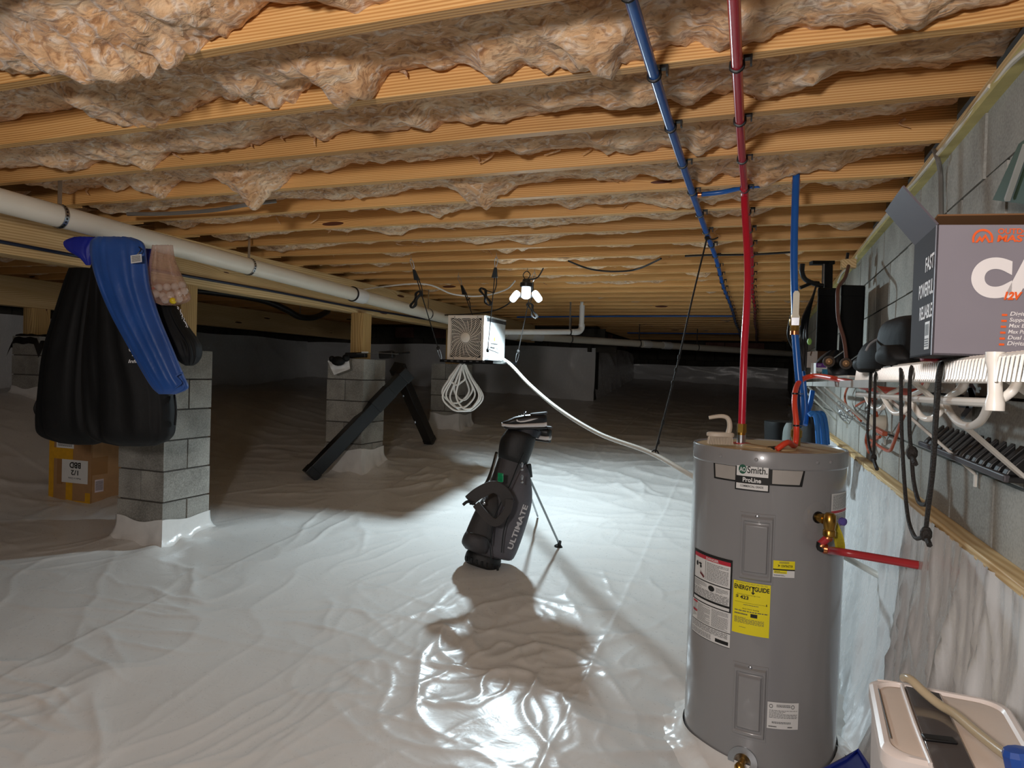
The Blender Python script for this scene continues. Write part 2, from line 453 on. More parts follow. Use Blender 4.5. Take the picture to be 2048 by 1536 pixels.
# ---- floor liner: one sheet with undulations, sharp creases and lapped seams
def floor_height(X, Y):
    h = ground(X, Y)
    near = 1 / (1 + 0.02 * Y * Y)
    wx, wy = X + .18 * fbm(X * 1.3, Y * 1.3, 3, 5), Y + .18 * fbm(X * 1.3, Y * 1.3, 3, 9)
    kf = 1.5
    h = h + 0.028 * fbm(X * .55, Y * .55, 2, 1)
    def fold(ang, su, sv, seed, p, cut):
        c, s = math.cos(ang), math.sin(ang)
        u, v = (wx * c + wy * s) * su, (-wx * s + wy * c) * sv
        msk = sstep(cut, cut + .35, fbm(wx * .9 + seed, wy * .9, 2, seed + 3))
        return ridge(u, v, seed, p) * msk
    h = h + kf * 0.013 * fold(0.5, .35, 1.5, 21, 9, -.05) + kf * 0.012 * fold(-0.9, .4, 1.7, 31, 9, .0)
    h = h + kf * 0.009 * fold(1.9, .6, 2.6, 41, 9, .0) + kf * 0.006 * fold(0.15, .8, 4.2, 51, 8, -.05) + kf * .004 * fold(1.2, 1.5, 6.0, 57, 7, -.05) + .006 * fold(-0.35, .5, 2.2, 83, 14, -.1) + .006 * fold(.9, .4, 1.9, 87, 14, -.1)
    crump = np.exp(-(((X + 1.05) / .75) ** 2 + ((Y - 3.05) / .75) ** 2))
    h = h + crump * (0.016 * ridge(wx * 2.4, wy * 2.2, 61, 9) + .008 * ridge(wx * 4.6 + wy, wy * 4.2, 63, 10) + 0.018 * fbm(wx * 2.2, wy * 2.2, 3, 65))
    far = sstep(4.5, 6.5, Y)
    h = h + far * 0.018 * ridge(wx * .9, wy * 2.6, 71, 5) + .005 * ridge(wx * 1.6, wy * 1.6, 77, 9)
    for (xs, w) in ((-0.68, 1.0), (-1.63, .6), (-3.0, .7)):          # seams that run away from the camera
        d = X - xs - .02 * pnoise(Y * 1.3, Y * 0 + xs, 3)
        h = h + w * (0.006 / (1 + (d / .012) ** 2) + 0.004 * (1 / (1 + np.exp(-np.clip(d / .006, -40, 40)))))
    for (ys, w) in ((2.9, .5), (4.75, .9), (6.4, .8)):               # seams across
        d = Y - ys - .05 * pnoise(X * .8, X * 0 + ys, 4) - .12 * X
        h = h + w * (0.006 / (1 + (d / .014) ** 2) + 0.004 * (1 / (1 + np.exp(-np.clip(d / .007, -40, 40)))))
    # the sheet is pulled up a little where it meets the piers
    for px, py in ((-3.72, 3.55), (-3.65, 5.72), (-3.72, 8.05)):
        r = np.hypot(X - px, Y - py); a = np.arctan2(Y - py, X - px)
        h = h + np.exp(-(r / .45) ** 2) * (.01 + .014 * np.sin(a * 6 + px))
    r = np.hypot(X - .05, Y - 2.87); a = np.arctan2(Y - 2.87, X - .05)
    h = h - .05 * np.exp(-(r / .5) ** 4) + np.exp(-((r - .40) / .10) ** 2) * .008 * np.sin(a * 9)
    flat = np.exp(-(((X + 1.6) / .35) ** 2 + ((Y - 4.05) / .35) ** 2))
    return h * (1 - flat) + (ground(X, Y) + .01) * flat
def floor_mesh():
    nx, ny = 600, 560
    xs = np.concatenate([np.linspace(-9.0, -4.2, 150, endpoint=False), np.linspace(-4.2, .62, nx - 150)])
    t = np.linspace(0, 1, ny); ys = 1.0 * (17.0 / 1.0) ** t
    X, Y = np.meshgrid(xs, ys)
    Z = floor_height(X, Y)
    V = np.stack([X, Y, Z], -1).reshape(-1, 3)
    i = np.arange(nx * ny).reshape(ny, nx)
    Q = np.stack([i[:-1, :-1], i[:-1, 1:], i[1:, 1:], i[1:, :-1]], -1).reshape(-1, 4)
    me = bpy.data.meshes.new('floor')
    me.vertices.add(len(V)); me.vertices.foreach_set('co', V.ravel())
    me.loops.add(Q.size); me.loops.foreach_set('vertex_index', Q.ravel())
    me.polygons.add(len(Q)); me.polygons.foreach_set('loop_start', np.arange(len(Q)) * 4)
    me.update(calc_edges=True); me.validate(); me.materials.append(LINER); me.shade_smooth()
    o = bpy.data.objects.new('floor', me); COL.objects.link(o)
    return props(o, kind='structure')
floor = floor_mesh()

# ---- ceiling: subfloor deck with joists, girders' batts
deck = G().box((-4.2, 8.5, JT + .012), (9.8, 17.6, .022))
ceiling = obj('ceiling', deck, mat('subfloor_board', '#a9824f', .8, var=.25, vs=8), base=(0, 0, 0), kind='structure')
right_len = 4.42
me_r = make_mesh('joist', G().box((0, 0, 0), (right_len, .038, JT - JB)).v, G().box((0, 0, 0), (right_len, .038, JT - JB)).f, WOOD_J, 0)
me_l = make_mesh('joist', G().box((0, 0, 0), (5.4, .038, JT - JB)).v, G().box((0, 0, 0), (5.4, .038, JT - JB)).f, WOOD_J, 0)
for i, y in enumerate(JY):
    inst('joist', me_r, (WX + .02 - right_len / 2 + random.uniform(-.02, .02), y, (JB + JT) / 2), ceiling)
    if i > 3: inst('joist', me_l, (GX + .16 - 2.7 + random.uniform(-.05, .08), y + .04, (JB + JT) / 2), ceiling)

# ---- insulation batts in each bay
FLAPS = {  # bay index (joist behind it) : (X centre, half width, droop)
    1: [(-1.55, .36, .13), (-.95, .25, .05), (-1.9, .4, .08), (-.3, .4, .03)],
    2: [(-2.05, .30, .10), (-1.52, .20, .09), (-1.22, .14, .13), (-.62, .22, .05), (-.40, .15, .10), (-.1, .3, .06), (.3, .3, .03)],
    3: [(-2.5, .14, .08), (-2.1, .3, .03), (-1.35, .3, .03), (-.35, .25, .03), (-.02, .22, .05)],
    4: [(-2.25, .17, .13), (-2.9, .2, .07), (-.55, .25, .05), (-.22, .16, .07)],
    5: [(-2.0, .4, .05), (-1.2, .3, .04), (-.25, .25, .07), (.1, .2, .05)],
    6: [(-1.7, .3, .05), (-.3, .25, .07), (0, .2, .05), (.35, .2, .06)],
    7: [(-1.2, .4, .04), (-.2, .2, .06), (-2.2, .2, .05)],
}
def batt(i, x0, x1, dx, ns, seed, seedflap):
    y0, y1 = JY[i - 1] + .0195, JY[i] - .0195
    n = max(8, int((x1 - x0) / dx))
    X, T = np.meshgrid(np.linspace(x0, x1, n + 1), np.linspace(0, 1, ns + 1))
    b = np.sin(PI * T) ** .7
    wx = X + .08 * fbm(X * 5, T * 2 + seed, 3, 3)
    Z = 2.615 - .030 * b + .075 * fbm(wx * .9 + seed * 3.1, T * .7, 3, seed) - .020 * ridge(wx * 2.3, T * 1.1, seed + 2, 2) + .030 * fbm(wx * 5, T * 2.5, 3, seed + 21)
    Z += .014 * fbm(wx * 16, T * 6 + X * 3, 3, seed + 5) - .007 * ridge(wx * 7 + T * 2, T * 3.2 - X * 2, seed + 15, 2.0)
    rf = random.Random(seed * 7)
    extra = [(rf.uniform(x0, x1), rf.uniform(.05, .17), rf.uniform(.015, .055)) for _ in range(int((x1 - x0) * 1.3) if i > 1 else 0)]
    for (c, w, a) in (FLAPS.get(i, []) if seedflap else []) + extra:
        e = (X - c) / w
        prof = np.clip(1 - np.abs(e + .35 * fbm(X * 4, T * 2, 2, seed)) ** 1.3, 0, 1) * (0.8 + .7 * fbm(X * 13, T * 2, 3, 8))
        Z -= a * prof * sstep(.15, .95, T)
    if seedflap > 1:
        Z -= .02 * np.clip(fbm(X * 1.1, T * .5, 2, seed + 12) * 2, 0, 1) * sstep(.2, 1, T)
    Z = np.minimum(Z, 2.73)
    Yc = y0 + (y1 - y0) * T + .02 * b * fbm(X * 6, T * 4, 2, seed + 9)
    # the lowest tufts roll forward in front of the joist behind
    V = np.stack([X, Yc, Z], -1).reshape(-1, 3)
    g = G(); g.v = [tuple(v) for v in V]; w = n + 1
    for r in range(ns):
        for c in range(n):
            a = r * w + c; g.f.append((a, a + w, a + w + 1, a + 1))
    return g
for i in range(1, NJ):
    near = JY[i] < 3.6
    xa = max(GX + .12, -1.75 * JY[i] - .6)
    obj('insulation_batt', batt(i, xa, WX, .012 if near else (.025 if JY[i] < 7 else .05), 26 if near else (14 if JY[i] < 7 else 7), i, 2), WOOL, ceiling, ang=180)
    if JY[i] > 2.2 and JY[i] < 11.5:
        obj('insulation_batt', batt(i, max(-8.8, -1.75 * JY[i] - .6), GX - .1, .05, 8, i + 50, 0), WOOL, ceiling, ang=180)
# loose tufts hanging from the batts
tg = G(); rr = random.Random(4)
for k in range(90):
    i = rr.randint(2, 16); x = rr.uniform(-1.2 * JY[i] - .2, .45)
    if x < GX + .2: continue
    p = Vector((x, JY[i] - .025 - rr.uniform(0, .03), 2.585)); ln = rr.uniform(.02, .06)
    q = [p, p + Vector((rr.uniform(-.03, .03), -.01, -ln * .5)), p + Vector((rr.uniform(-.06, .06), -.015, -ln))]
    w0 = rr.uniform(.003, .009)
    tg.tube(q, lambda t, w0=w0: w0 * (1 - t) + .0012, 5, sub=4)
obj('loose_fibre', tg, WOOL, ceiling, kind='stuff')
# holes, straps, cuts on the joists: two twisted nail plates
for px, py0, py1 in ((257, 217, 250), (290, 213, 244)):
    a, b = on_y(px, py0, Y0 - .021), on_y(px, py1, Y0 - .021)
    g = G()
    for k in range(7): g.ball(a.lerp(b, k / 6), .006, 6)
    g.tube([a, b], .003, 6)
    obj('screw_row', g, BLACKM, ceiling, kind='stuff')

# ---- girders
def girder(name, x, y0, y1, zb, label):
    g = thing(name, label, 'beam', (x, y0, zb))
    for s in (-1, 1):
        obj('beam_board', G().box((x + s * .036, (y0 + y1) / 2, (zb + JB) / 2), (.069, y1 - y0, JB - zb)), WOOD_G, g, ang=0, bevel=.003)
    return g
girder('girder_beam', GX, 1.2, 11.2, 2.205, 'long built-up pine girder beam behind the white drain pipe')
girder('girder_beam', -7.35, 2.5, 11.2, 2.205, 'far pine girder beam at the left edge, beyond the hanging black bags')

# ---- piers
blk_m = {}
def block_mesh(w, d, h, m):
    k = (round(w, 3), round(d, 3), round(h, 3), m.name)
    if k not in blk_m:
        g = G().box((0, 0, 0), (w, d, h)); blk_m[k] = make_mesh('concrete_block', g.v, g.f, m, 0)
    return blk_m[k]
def pier(name, xc, yc, ztop, courses, label, skirt, groove=0):
    s = .397; zb = ztop - .203 * courses
    t = thing(name, label, 'pier', (xc, yc, max(zb, float(ground(xc, yc)) - .05)), 'concrete block piers under the girders')
    obj('mortar_core', G().box((xc, yc, (zb + ztop) / 2 - .003), (s - .022, s - .022, ztop - zb - .006)), MORTAR, t)
    for c in range(courses):
        z = ztop - .203 * (c + .5)
        for k in (-1, 1):
            j = random.uniform(-.004, .004)
            if (c + groove) % 2: inst('concrete_block', block_mesh(.194, s, .192, BLOCK), (xc + k * .1015, yc + j, z), t)
            else: inst('concrete_block', block_mesh(s, .194, .192, BLOCK), (xc + j, yc + k * .1015, z), t)
    # sash groove on the end of every other course, as on split-corner blocks
    # liner skirt taped up round the base
    def sk(u, v):
        a = u * 4; k = int(min(a, 3.999)); f = a - k
        cs = [(1, -1), (1, 1), (-1, 1), (-1, -1), (1, -1)]
        x = cs[k][0] * (1 - f) + cs[k + 1][0] * f; y = cs[k][1] * (1 - f) + cs[k + 1][1] * f
        e = .206 + .055 * (1 - v) ** 3 + .008 * float(pnoise(u * 30, v * 3, 2)) * (1 - v)
        X, Y = xc + x * e, yc + y * e
        top = skirt + .012 * float(pnoise(u * 9, 1.5, 7)) + .010 * math.sin(u * 8 * PI + 1)
        g0 = float(floor_height(np.array(X), np.array(Y))) - .012
        return (X, Y, g0 + (top - g0) * v ** 1.3 + .006 * float(pnoise(u * 40, v * 8, 5)) * (1 - v))
    obj('liner_skirt', G().grid(96, 12, sk), TAPE, t, ang=180)
    return t
pc = at(325, 1035, 4.45)
pier('block_pier', pc.x - .2, pc.y + .2, 1.765, 7, 'concrete block pier beside the cardboard box, behind the hanging bags', .625, 1)
p2 = at(725, 806, 6.4)
pier('block_pier', p2.x - .2, p2.y + .2, 1.765, 6, 'concrete block pier with a black beam leaning across it and black gear on top', .90)
p3 = at(918, 795, 8.6)
pier('block_pier', p3.x - .2, p3.y + .2, 1.765, 5, 'distant concrete block pier seen behind the coiled white cord', 1.12, 1)
p4 = at(77, 720, 7.0)
pier('block_pier', p4.x - .2, p4.y + .2, 1.90, 5, 'far concrete block pier at the left edge with a black plastic sheet on its top', 1.36)
# posts between piers and girder
def post(x, y, z0, z1, label, s=.14):
    t = thing('support_post', label, 'post', (x, y, z0), 'wooden support posts on the piers')
    obj('post_timber', G().box((x - .035, y, (z0 + z1) / 2), (.068, s, z1 - z0)), WOOD_P, t, ang=0, bevel=.003)
    obj('post_timber', G().box((x + .035, y, (z0 + z1) / 2), (.068, s, z1 - z0)), WOOD_P, t, ang=0, bevel=.003)
post(GX + .0, pc.y + .2, 1.765, 2.205, 'wooden support post half hidden behind the clear bag of balls')
q = at(722, 670, 6.62)
post(q.x, q.y, 1.765, 2.205, 'pale wooden support post standing on the pier with the black gear', .15)
post(p3.x - .2, p3.y + .2, 1.765, 2.205, 'short wooden support post behind the hanging fan unit')
post(at(10, 650, 7.05).x, p4.y + .25, 1.90, 2.205, 'wooden support post at the left edge on the far pier', .2)
# black plastic sheet over the far pier
def cap(u, v):
    x = p4.x - .44 + .48 * u; y = p4.y - .03 + .46 * v
    e = max(0, abs(u - .5) - .36) * 1.0 + max(0, abs(v - .5) - .4)
    return (x, y, 1.915 + .012 * float(pnoise(u * 5, v * 5, 3)) - e * 1.0)
g = G().grid(20, 20, cap)
obj('plastic_sheet', g, mat('black_sheet', '#0e0e0e', .5), ang=180, label='black plastic termite sheet draped over the far left pier', cat='plastic sheet')

# ---- right wall: block courses above, liner below
wall = obj('wall_right', G().box((WX + .10, 9, 1.25), (.15, 17, 2.45)), mat('joint_mortar', '#5d5c58', .95, var=.2, bump=.4, bs=80), base=(WX, 0, 0), kind='structure')
k = 0
for c in range(7):
    z = 2.466 - .1016 - .2032 * c
    y = .62 - (.2 if c % 2 else 0)
    while y < 12.5:
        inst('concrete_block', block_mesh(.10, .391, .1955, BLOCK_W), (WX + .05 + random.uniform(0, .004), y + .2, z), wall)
        y += .4064
obj('sill_plate', G().box((WX + .055, 9, 2.489), (.15, 17, .04)), WOOD_G, wall, ang=0, bevel=.003)
obj('sill_foam', G().box((WX - .012, 8.6, 2.462), (.035, 16, .022)), mat('foam_strip', '#c9bd7e', .8, var=.15), wall, ang=0)
obj('ledge_board', G().box((WX - .024, 8.8, 1.262), (.05, 15.5, .024)), WOOD_G, wall, ang=0, bevel=.003)
def rliner(u, v):
    y = 1.0 + 15.0 * u ** 1.6
    base = float(ground(.5, y)); z = base - .04 + (1.258 - base + .04) * v
    a = 1 - v ** 6
    d = .018 * float(ridge(y * 3.6 + .9 * v, v * .9, 11, 5)) + .016 * float(ridge(y * 7 - 1.6 * v, v * 1.4 + 3, 15, 5)) + .035 * float(fbm(y * 1.6, v * 1.1, 3, 17))
    d += .012 * float(ridge(y * 13, v * 2, 19, 3)) * (v ** 3 + .2) + .006 * math.sin(y * 110 + 4 * float(pnoise(y * 5, 1, 2))) * v ** 14
    d += .14 * (1 - v) ** 2.5
    return (WX - .045 - max(-.02, d * (.35 + .65 * a)), y, z)
obj('wall_liner', G().grid(520, 60, rliner), LINER_V, wall, ang=180)

# ---- back, left and far walls
BY, LX, CX, FY = 11.45, -8.55, -2.72, 15.4
def walls(name, p, q, ztop, ln, seed, dark):
    p, q = Vector(p), Vector(q); d = q - p; n = Vector((-d.y, d.x, 0)).normalized()   # n points away from the room
    length = d.length
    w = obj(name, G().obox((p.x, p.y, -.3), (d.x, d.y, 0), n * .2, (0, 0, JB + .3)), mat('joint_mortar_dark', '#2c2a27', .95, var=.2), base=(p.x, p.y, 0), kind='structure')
    rz = math.atan2(d.y, d.x); c = 0; z = JB - .04 - .1
    while z > ln - .1:
        a = -.2 * (c % 2)
        while a < length:
            b = p + d.normalized() * (a + .2)
            r = random.random()
            m = BLOCK_B if (r < .14 and c == 0) else dark
            o = inst('concrete_block', block_mesh(.391, .05, .1955, dark), (b.x - n.x * .02, b.y - n.y * .02, z), w, rz, m)
            a += .4064
        z -= .2032; c += 1
    def f(u, v):
        b = p + d * u; g0 = float(ground(b.x, b.y)); z = g0 - .03 + (ln - g0 + .03) * v
        off = .06 + .06 * (1 - v) ** 2 + .025 * float(fbm(u * length * 1.2, v * 1.5, 3, seed)) + .025 * float(ridge(u * length * 1.1 + v, v * 1.1, seed + 4, 4))
        return (b.x - n.x * off, b.y - n.y * off, z + .012 * math.sin(u * length * 3) * v ** 8)
    obj('wall_liner', G().grid(int(length * 26), 26, f), LINER_V, w, ang=180)
    return w
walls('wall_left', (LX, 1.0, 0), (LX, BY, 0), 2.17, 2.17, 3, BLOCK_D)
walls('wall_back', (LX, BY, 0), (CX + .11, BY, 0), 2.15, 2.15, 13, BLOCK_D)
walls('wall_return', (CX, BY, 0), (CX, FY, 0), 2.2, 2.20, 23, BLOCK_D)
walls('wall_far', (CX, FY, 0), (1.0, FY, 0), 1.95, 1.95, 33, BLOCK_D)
obj('wall_front', G().box((-4, -2.4, 1.2), (10, .15, 3.2)), BLOCK_D, base=(-4, -2.4, -.4), kind='structure')
# ================================================================== PIPES AND WIRES OVERHEAD
# ---- big drain pipe along the girder, then away to the right
A = [on_x(-60, 388, -3.3), on_x(15, 405, -3.3), on_x(175, 450, -3.3), on_x(512, 536, -3.3), on_x(890, 637, -3.3)]
p0, p1 = A[1], A[4]; dirA = (p1 - p0).normalized()
a0 = p0 - dirA * 1.6; a1 = p0 + dirA * ((8.75 - p0.y) / dirA.y)
dp = thing('drain_pipe', 'thick white plastic drain pipe running along the pine girder from the left edge', 'pipe', a1)
obj('pipe', G().cyl(a0, a1, .056, 28), PVC, dp)
e1 = at(1052, 676, 9.45); e2 = at(1640, 714, 13.0); dB = (e2 - e1).normalized()
obj('elbow', G().tube([a1 - dirA * .02, a1 + dirA * .06, a1 + dirA * .12 + dB * .05, a1 + dirA * .14 + dB * .14], .064, 20, sub=6), PVCB, dp)
b0 = a1 + dirA * .13 + dB * .05
obj('pipe', G().cyl(b0, b0 + dB * 6.2, .053, 24), PVC, dp)
def collar(p, d, r, ln, par, m=PVCB, name='coupling'):
    return obj(name, G().lathe([(r * .98, -ln / 2), (r, -ln / 2 + .004), (r, ln / 2 - .004), (r * .98, ln / 2)], p, d, 24), m, par)
q = on_x(716, 588, -3.3); t = (q - a0).dot(dirA); collar(a0 + dirA * t, dirA, .064, .17, dp)
obj('joint_ring', G().lathe([(.0655, -.006), (.0655, .006)], a0 + dirA * (t - .085), dirA, 24), BLACK, dp)
for s in (.45, 2.55, 3.0): collar(b0 + dB * s, dB, .060, .18, dp)
def strap(p, d, r, par, up, n=20):
    p = Vector(p); d = Vector(d).normalized(); z = Vector((0, 0, 1)); x = d.cross(z).normalized(); zz = x.cross(d)
    rings = []
    for k in range(n + 1):
        a = -PI * .55 - 2 * PI * .9 * k / n + PI
        o = x * math.cos(a) + zz * math.sin(a)
        rings.append([p + o * r - d * .011, p + o * r + d * .011, p + o * (r + .002) + d * .011, p + o * (r + .002) - d * .011])
    o = obj('hanger_strap', G().loft(rings), STEEL, par)
    g = G().obox(p + zz * r - d * .011 - x * .001, d * .022, x * .002, (0, 0, up))
    obj('strap_tail', g, STEEL, par)
    g = G()
    for k in range(1, n):
        a = -PI * .55 - 2 * PI * .9 * k / n + PI
        oo = x * math.cos(a) + zz * math.sin(a)
        g.cyl(p + oo * (r + .0015), p + oo * (r + .0032), .005, 8)
    obj('strap_holes', g, BLACK, par, kind='stuff')
for px, py in ((118, 435), (497, 532), (856, 628)):
    q = on_x(px, py, -3.3); t = (q - a0).dot(dirA); c = a0 + dirA * t
    strap(c, dirA, .0585, dp, JB + .05 - c.z - .05)
for s in (1.05, 2.4, 3.7, 4.9):
    c = b0 + dB * s; strap(c, dB, .055, dp, JB - c.z - .05)
# small branch with an elbow up through the deck
f1 = at(1005, 664, 7.6); f2 = at(1152, 664, 8.1); f3 = at(1163, 655, 8.15); f4 = at(1163, 618, 8.15)
br = thing('branch_pipe', 'thinner white pipe with an elbow turning up into the joists, right of the fan unit', 'pipe', f2)
obj('pipe', G().cyl(f1 - (f2 - f1) * .3, f2, .031, 20), PVCB, br)
up = Vector((f3.x, f3.y, f2.z))
obj('elbow', G().tube([f2 - (f2 - f1).normalized() * .05, f2, f2.lerp(up, .6) + Vector((0, 0, .012)), up + Vector((0, 0, .05)), up + Vector((0, 0, .10))], .037, 18, sub=6), PVCB, br)
obj('riser', G().cyl(up + Vector((0, 0, .09)), (up.x, up.y, JT), .031, 18), PVCB, br)
strap(f2 - (f2 - f1).normalized() * .09, f2 - f1, .032, br, JB - f2.z)

# ---- blue and red supply pipes clipped under the joists
def clip(p, par, r, side=1):
    g = G().tube([p + Vector((-r, 0, .012)), p + Vector((-r * 1.05, 0, -r * .5)), p + Vector((0, 0, -r * 1.15)), p + Vector((r * 1.05, 0, -r * .5)), p + Vector((r, 0, .012))], .0045, 6, sub=3)
    g.box(p + Vector((side * (r + .012), 0, r + .004)), (.022, .020, .010)); g.box(p + Vector((side * (r + .020), 0, .012)), (.005, .018, .03))
    obj('pipe_clip', g, BLACK, par)
def ceil_pipe(name, x0, x1, ya, yb, m, label, r=.0143):
    z = JB - r - .004
    f = lambda y: Vector((x0 + (x1 - x0) * (y - ya) / (yb - ya) + .006 * math.sin(y * 1.7), y, z + .004 * math.sin(y * 2.9 + x0)))
    t = thing(name, label, 'pipe', f(ya))
    obj('pipe', G().tube([f(ya + (yb - ya) * k / 60) for k in range(61)], r, 14), m, t)
    for y in JY:
        if ya + .1 < y < yb: clip(f(y - .004), t, r)
    return t, f
bp, bpf = ceil_pipe('blue_supply_pipe', -.285, -.33, .3, 15.2, BLUEPX, 'bright blue water pipe clipped under the joists, running from the top edge into the distance')
rp, rpf = ceil_pipe('red_supply_pipe', -.083, -.04, .3, 15.2, REDPX, 'crimson water pipe clipped under the joists beside the blue one')
# blue branch between blue line and the right
q = bpf(3.12)
b2 = thing('blue_branch_pipe', 'short blue branch pipe crossing from the blue line behind the red one', 'pipe', q)
obj('pipe', G().tube([q, q + Vector((.12, .01, .008)), Vector((-.085, 3.10, q.z + .016)), Vector((-.02, 3.10, q.z + .02))], .0105, 10, sub=4), BLUEPX, b2)
obj('crimp_ring', G().cyl(q + Vector((.02, 0, 0)), q + Vector((.036, 0, 0)), .0125, 14), COPPER, b2)
q = bpf(9.2)
tag_o = obj('thin_blue_pipe', G().tube([q, q + Vector((-.5, .0, .0)), q + Vector((-1.6, .05, .0)), q + Vector((-3.0, .1, -.01))], .0105, 8, sub=6), BLUEPX,
            label='thin blue pipe crossing under the distant joists towards the left', cat='pipe')
q = bpf(12.6)
obj('thin_blue_pipe', G().tube([q, q + Vector((-.6, .05, .0)), q + Vector((-2.0, .1, .0))], .011, 8, sub=6), BLUEPX,
    label='farthest thin blue pipe under the joists, barely visible in the dark', cat='pipe')

# ================================================================== WATER HEATER
HC, HR, HB, HT = Vector((.05, 2.87)), .283, .245, 1.425
def cyl_hit(px, py, r=HR):
    d = ray(px, py); ox, oy = EYE.x - HC.x, EYE.y - HC.y
    a = d.x ** 2 + d.y ** 2; b = 2 * (ox * d.x + oy * d.y); c = ox * ox + oy * oy - r * r
    k = (-b - math.sqrt(max(0, b * b - 4 * a * c))) / (2 * a); p = EYE + d * k
    return math.atan2(p.y - HC.y, p.x - HC.x), p.z
def cyl_fn(th, z, off=0.0): return Vector((HC.x + (HR + off) * math.cos(th), HC.y + (HR + off) * math.sin(th), z))
GREYP = mat('grey_enamel', '#909091', .26, var=.015, vs=3, coat=.4)
BEIGE = mat('tan_heater_top', '#b49a72', .45, var=.12, vs=9)
wh = thing('water_heater', 'tall grey cylindrical electric water heater with yellow energy label', 'water heater', (HC.x, HC.y, HB))
O = (HC.x, HC.y, 0)
obj('tank_shell', G().lathe([(HR - .004, HB - .1), (HR, HB), (HR, HT - .062), (HR + .002, HT - .060), (HR + .0035, HT - .055)], O, n=96, caps=False), GREYP, wh)
obj('top_rim', G().lathe([(HR + .0035, HT - .056), (HR + .004, HT - .006), (HR + .001, HT), (HR - .006, HT), (HR - .008, HT - .006)], O, n=96, caps=False), GREYP, wh)
obj('top_lid', G().lathe([(HR - .007, HT - .006), (HR - .03, HT - .003), (.0005, HT + .004)], O, n=96), BEIGE, wh)
g = G()
for px in (1443, 1513, 1634, 1660):
    th, z = cyl_hit(px, 915); p = cyl_fn(th, HT - .030, .004); n = Vector((math.cos(th), math.sin(th), 0))
    obj('rim_screw', G().lathe([(.007, 0), (.006, .003), (.002, .005)], p, n, 10), GREYP, wh)
# raised element covers
def door(px0, px1, py0, py1, name):
    th0, _ = cyl_hit(px0, (py0 + py1) / 2); th1, _ = cyl_hit(px1, (py0 + py1) / 2)
    _, z1 = cyl_hit((px0 + px1) / 2, py0); _, z0 = cyl_hit((px0 + px1) / 2, py1)
    def f(u, v):
        e = min(u, 1 - u) * .62 * (th1 - th0) / .30; w = min(v, 1 - v) * 1.5 * (z1 - z0) / .35
        m = min(e, w)
        h = .002 + .011 * float(sstep(.045, .085, m)) - .007 * float(sstep(.12, .15, m)) + .009 * float(sstep(.16, .20, m))
        if u in (0, 1) or v in (0, 1): h = -.002
        return cyl_fn(th0 + (th1 - th0) * u, z0 + (z1 - z0) * v, h)
    d = obj(name, G().grid(70, 90, f), GREYP, wh, ang=35)
    th = (th0 + th1) / 2; p = cyl_fn(th, z1 - .012, .003)
    obj('screw', G().lathe([(.007, 0), (.006, .004), (.001, .006)], p, (math.cos(th), math.sin(th), 0), 10), STEEL, d)
door(1477, 1549, 1026, 1168, 'element_cover'); door(1463, 1535, 1328, 1480, 'element_cover')
def lab(px0, px1, py0, py1):
    """label corners from four pixels (left, right, top at left, bottom at left)"""
    th0, _ = cyl_hit(px0, (py0 + py1) / 2); th1, _ = cyl_hit(px1, (py0 + py1) / 2)
    _, z1 = cyl_hit(px0, py0); _, z0 = cyl_hit(px0, py1)
    return lambda u, v, off=0.0: cyl_fn(th0 + (th1 - th0) * u, z0 + (z1 - z0) * v, .0012 + off)
RED_L = mat('label_red', '#c22a3c', .5, var=.04)
# badge with the maker's name
fb = lab(1428, 1609, 922, 956)
bd = obj('name_badge', G().grid(40, 1, lambda u, v: fb((-.01 + u * 1.02) if v > .5 else (.01 + u * .97), v, 0)), INK, wh)
SILV = mat('brushed_silver', '#b4afa9', .3, .15, var=.06)
def quad(fn, pts, n, m, par, name, off):
    a, b, c, d = pts
    return obj(name, G().grid(n, 1, lambda u, v: fn((a[0] * (1 - u) + b[0] * u) * (1 - v) + (d[0] * (1 - u) + c[0] * u) * v, (a[1] * (1 - u) + b[1] * u) * (1 - v) + (d[1] * (1 - u) + c[1] * u) * v, off)), m, par)
quad(fb, ((.035, .10), (.30, .10), (.30, .88), (.02, .88)), 12, SILV, bd, 'silver_panel', .0008)
quad(fb, ((.67, .10), (.95, .10), (.985, .88), (.67, .88)), 12, SILV, bd, 'silver_panel', .0008)
quad(fb, ((.285, -.42), (.645, -.42), (.645, 1.22), (.285, 1.22)), 16, INK, bd, 'badge_plate', .0012)
quad(fb, ((.30, .40), (.63, .40), (.63, 1.12), (.30, 1.12)), 16, PAPER, bd, 'badge_white', .0018)
quad(fb, ((.30, -.34), (.63, -.34), (.63, -.02), (.30, -.02)), 16, PAPER, bd, 'badge_white', .0018)
tl = [fb(.365 + .043 * math.cos(2 * PI * k / 24), .78 + .27 * math.sin(2 * PI * k / 24), .0024) for k in range(24)]
obj('green_disc', G().add(tl, [tuple(range(24))]), mat('badge_green', '#1d5a45', .5), bd)
text('lettering', 'AO', fb, .333, .399, .64, .90, PAPER, bd, .0030, .02)
text('lettering', 'Smith.', fb, .415, .62, .58, .98, INK, bd, .0026, .012)
text('lettering', 'ProLine', fb, .37, .56, .07, .33, PAPER, bd, .0026, .03)
text('lettering', 'COMMERCIAL GRADE', fb, .345, .585, -.22, -.10, INK, bd, .0026, .01)
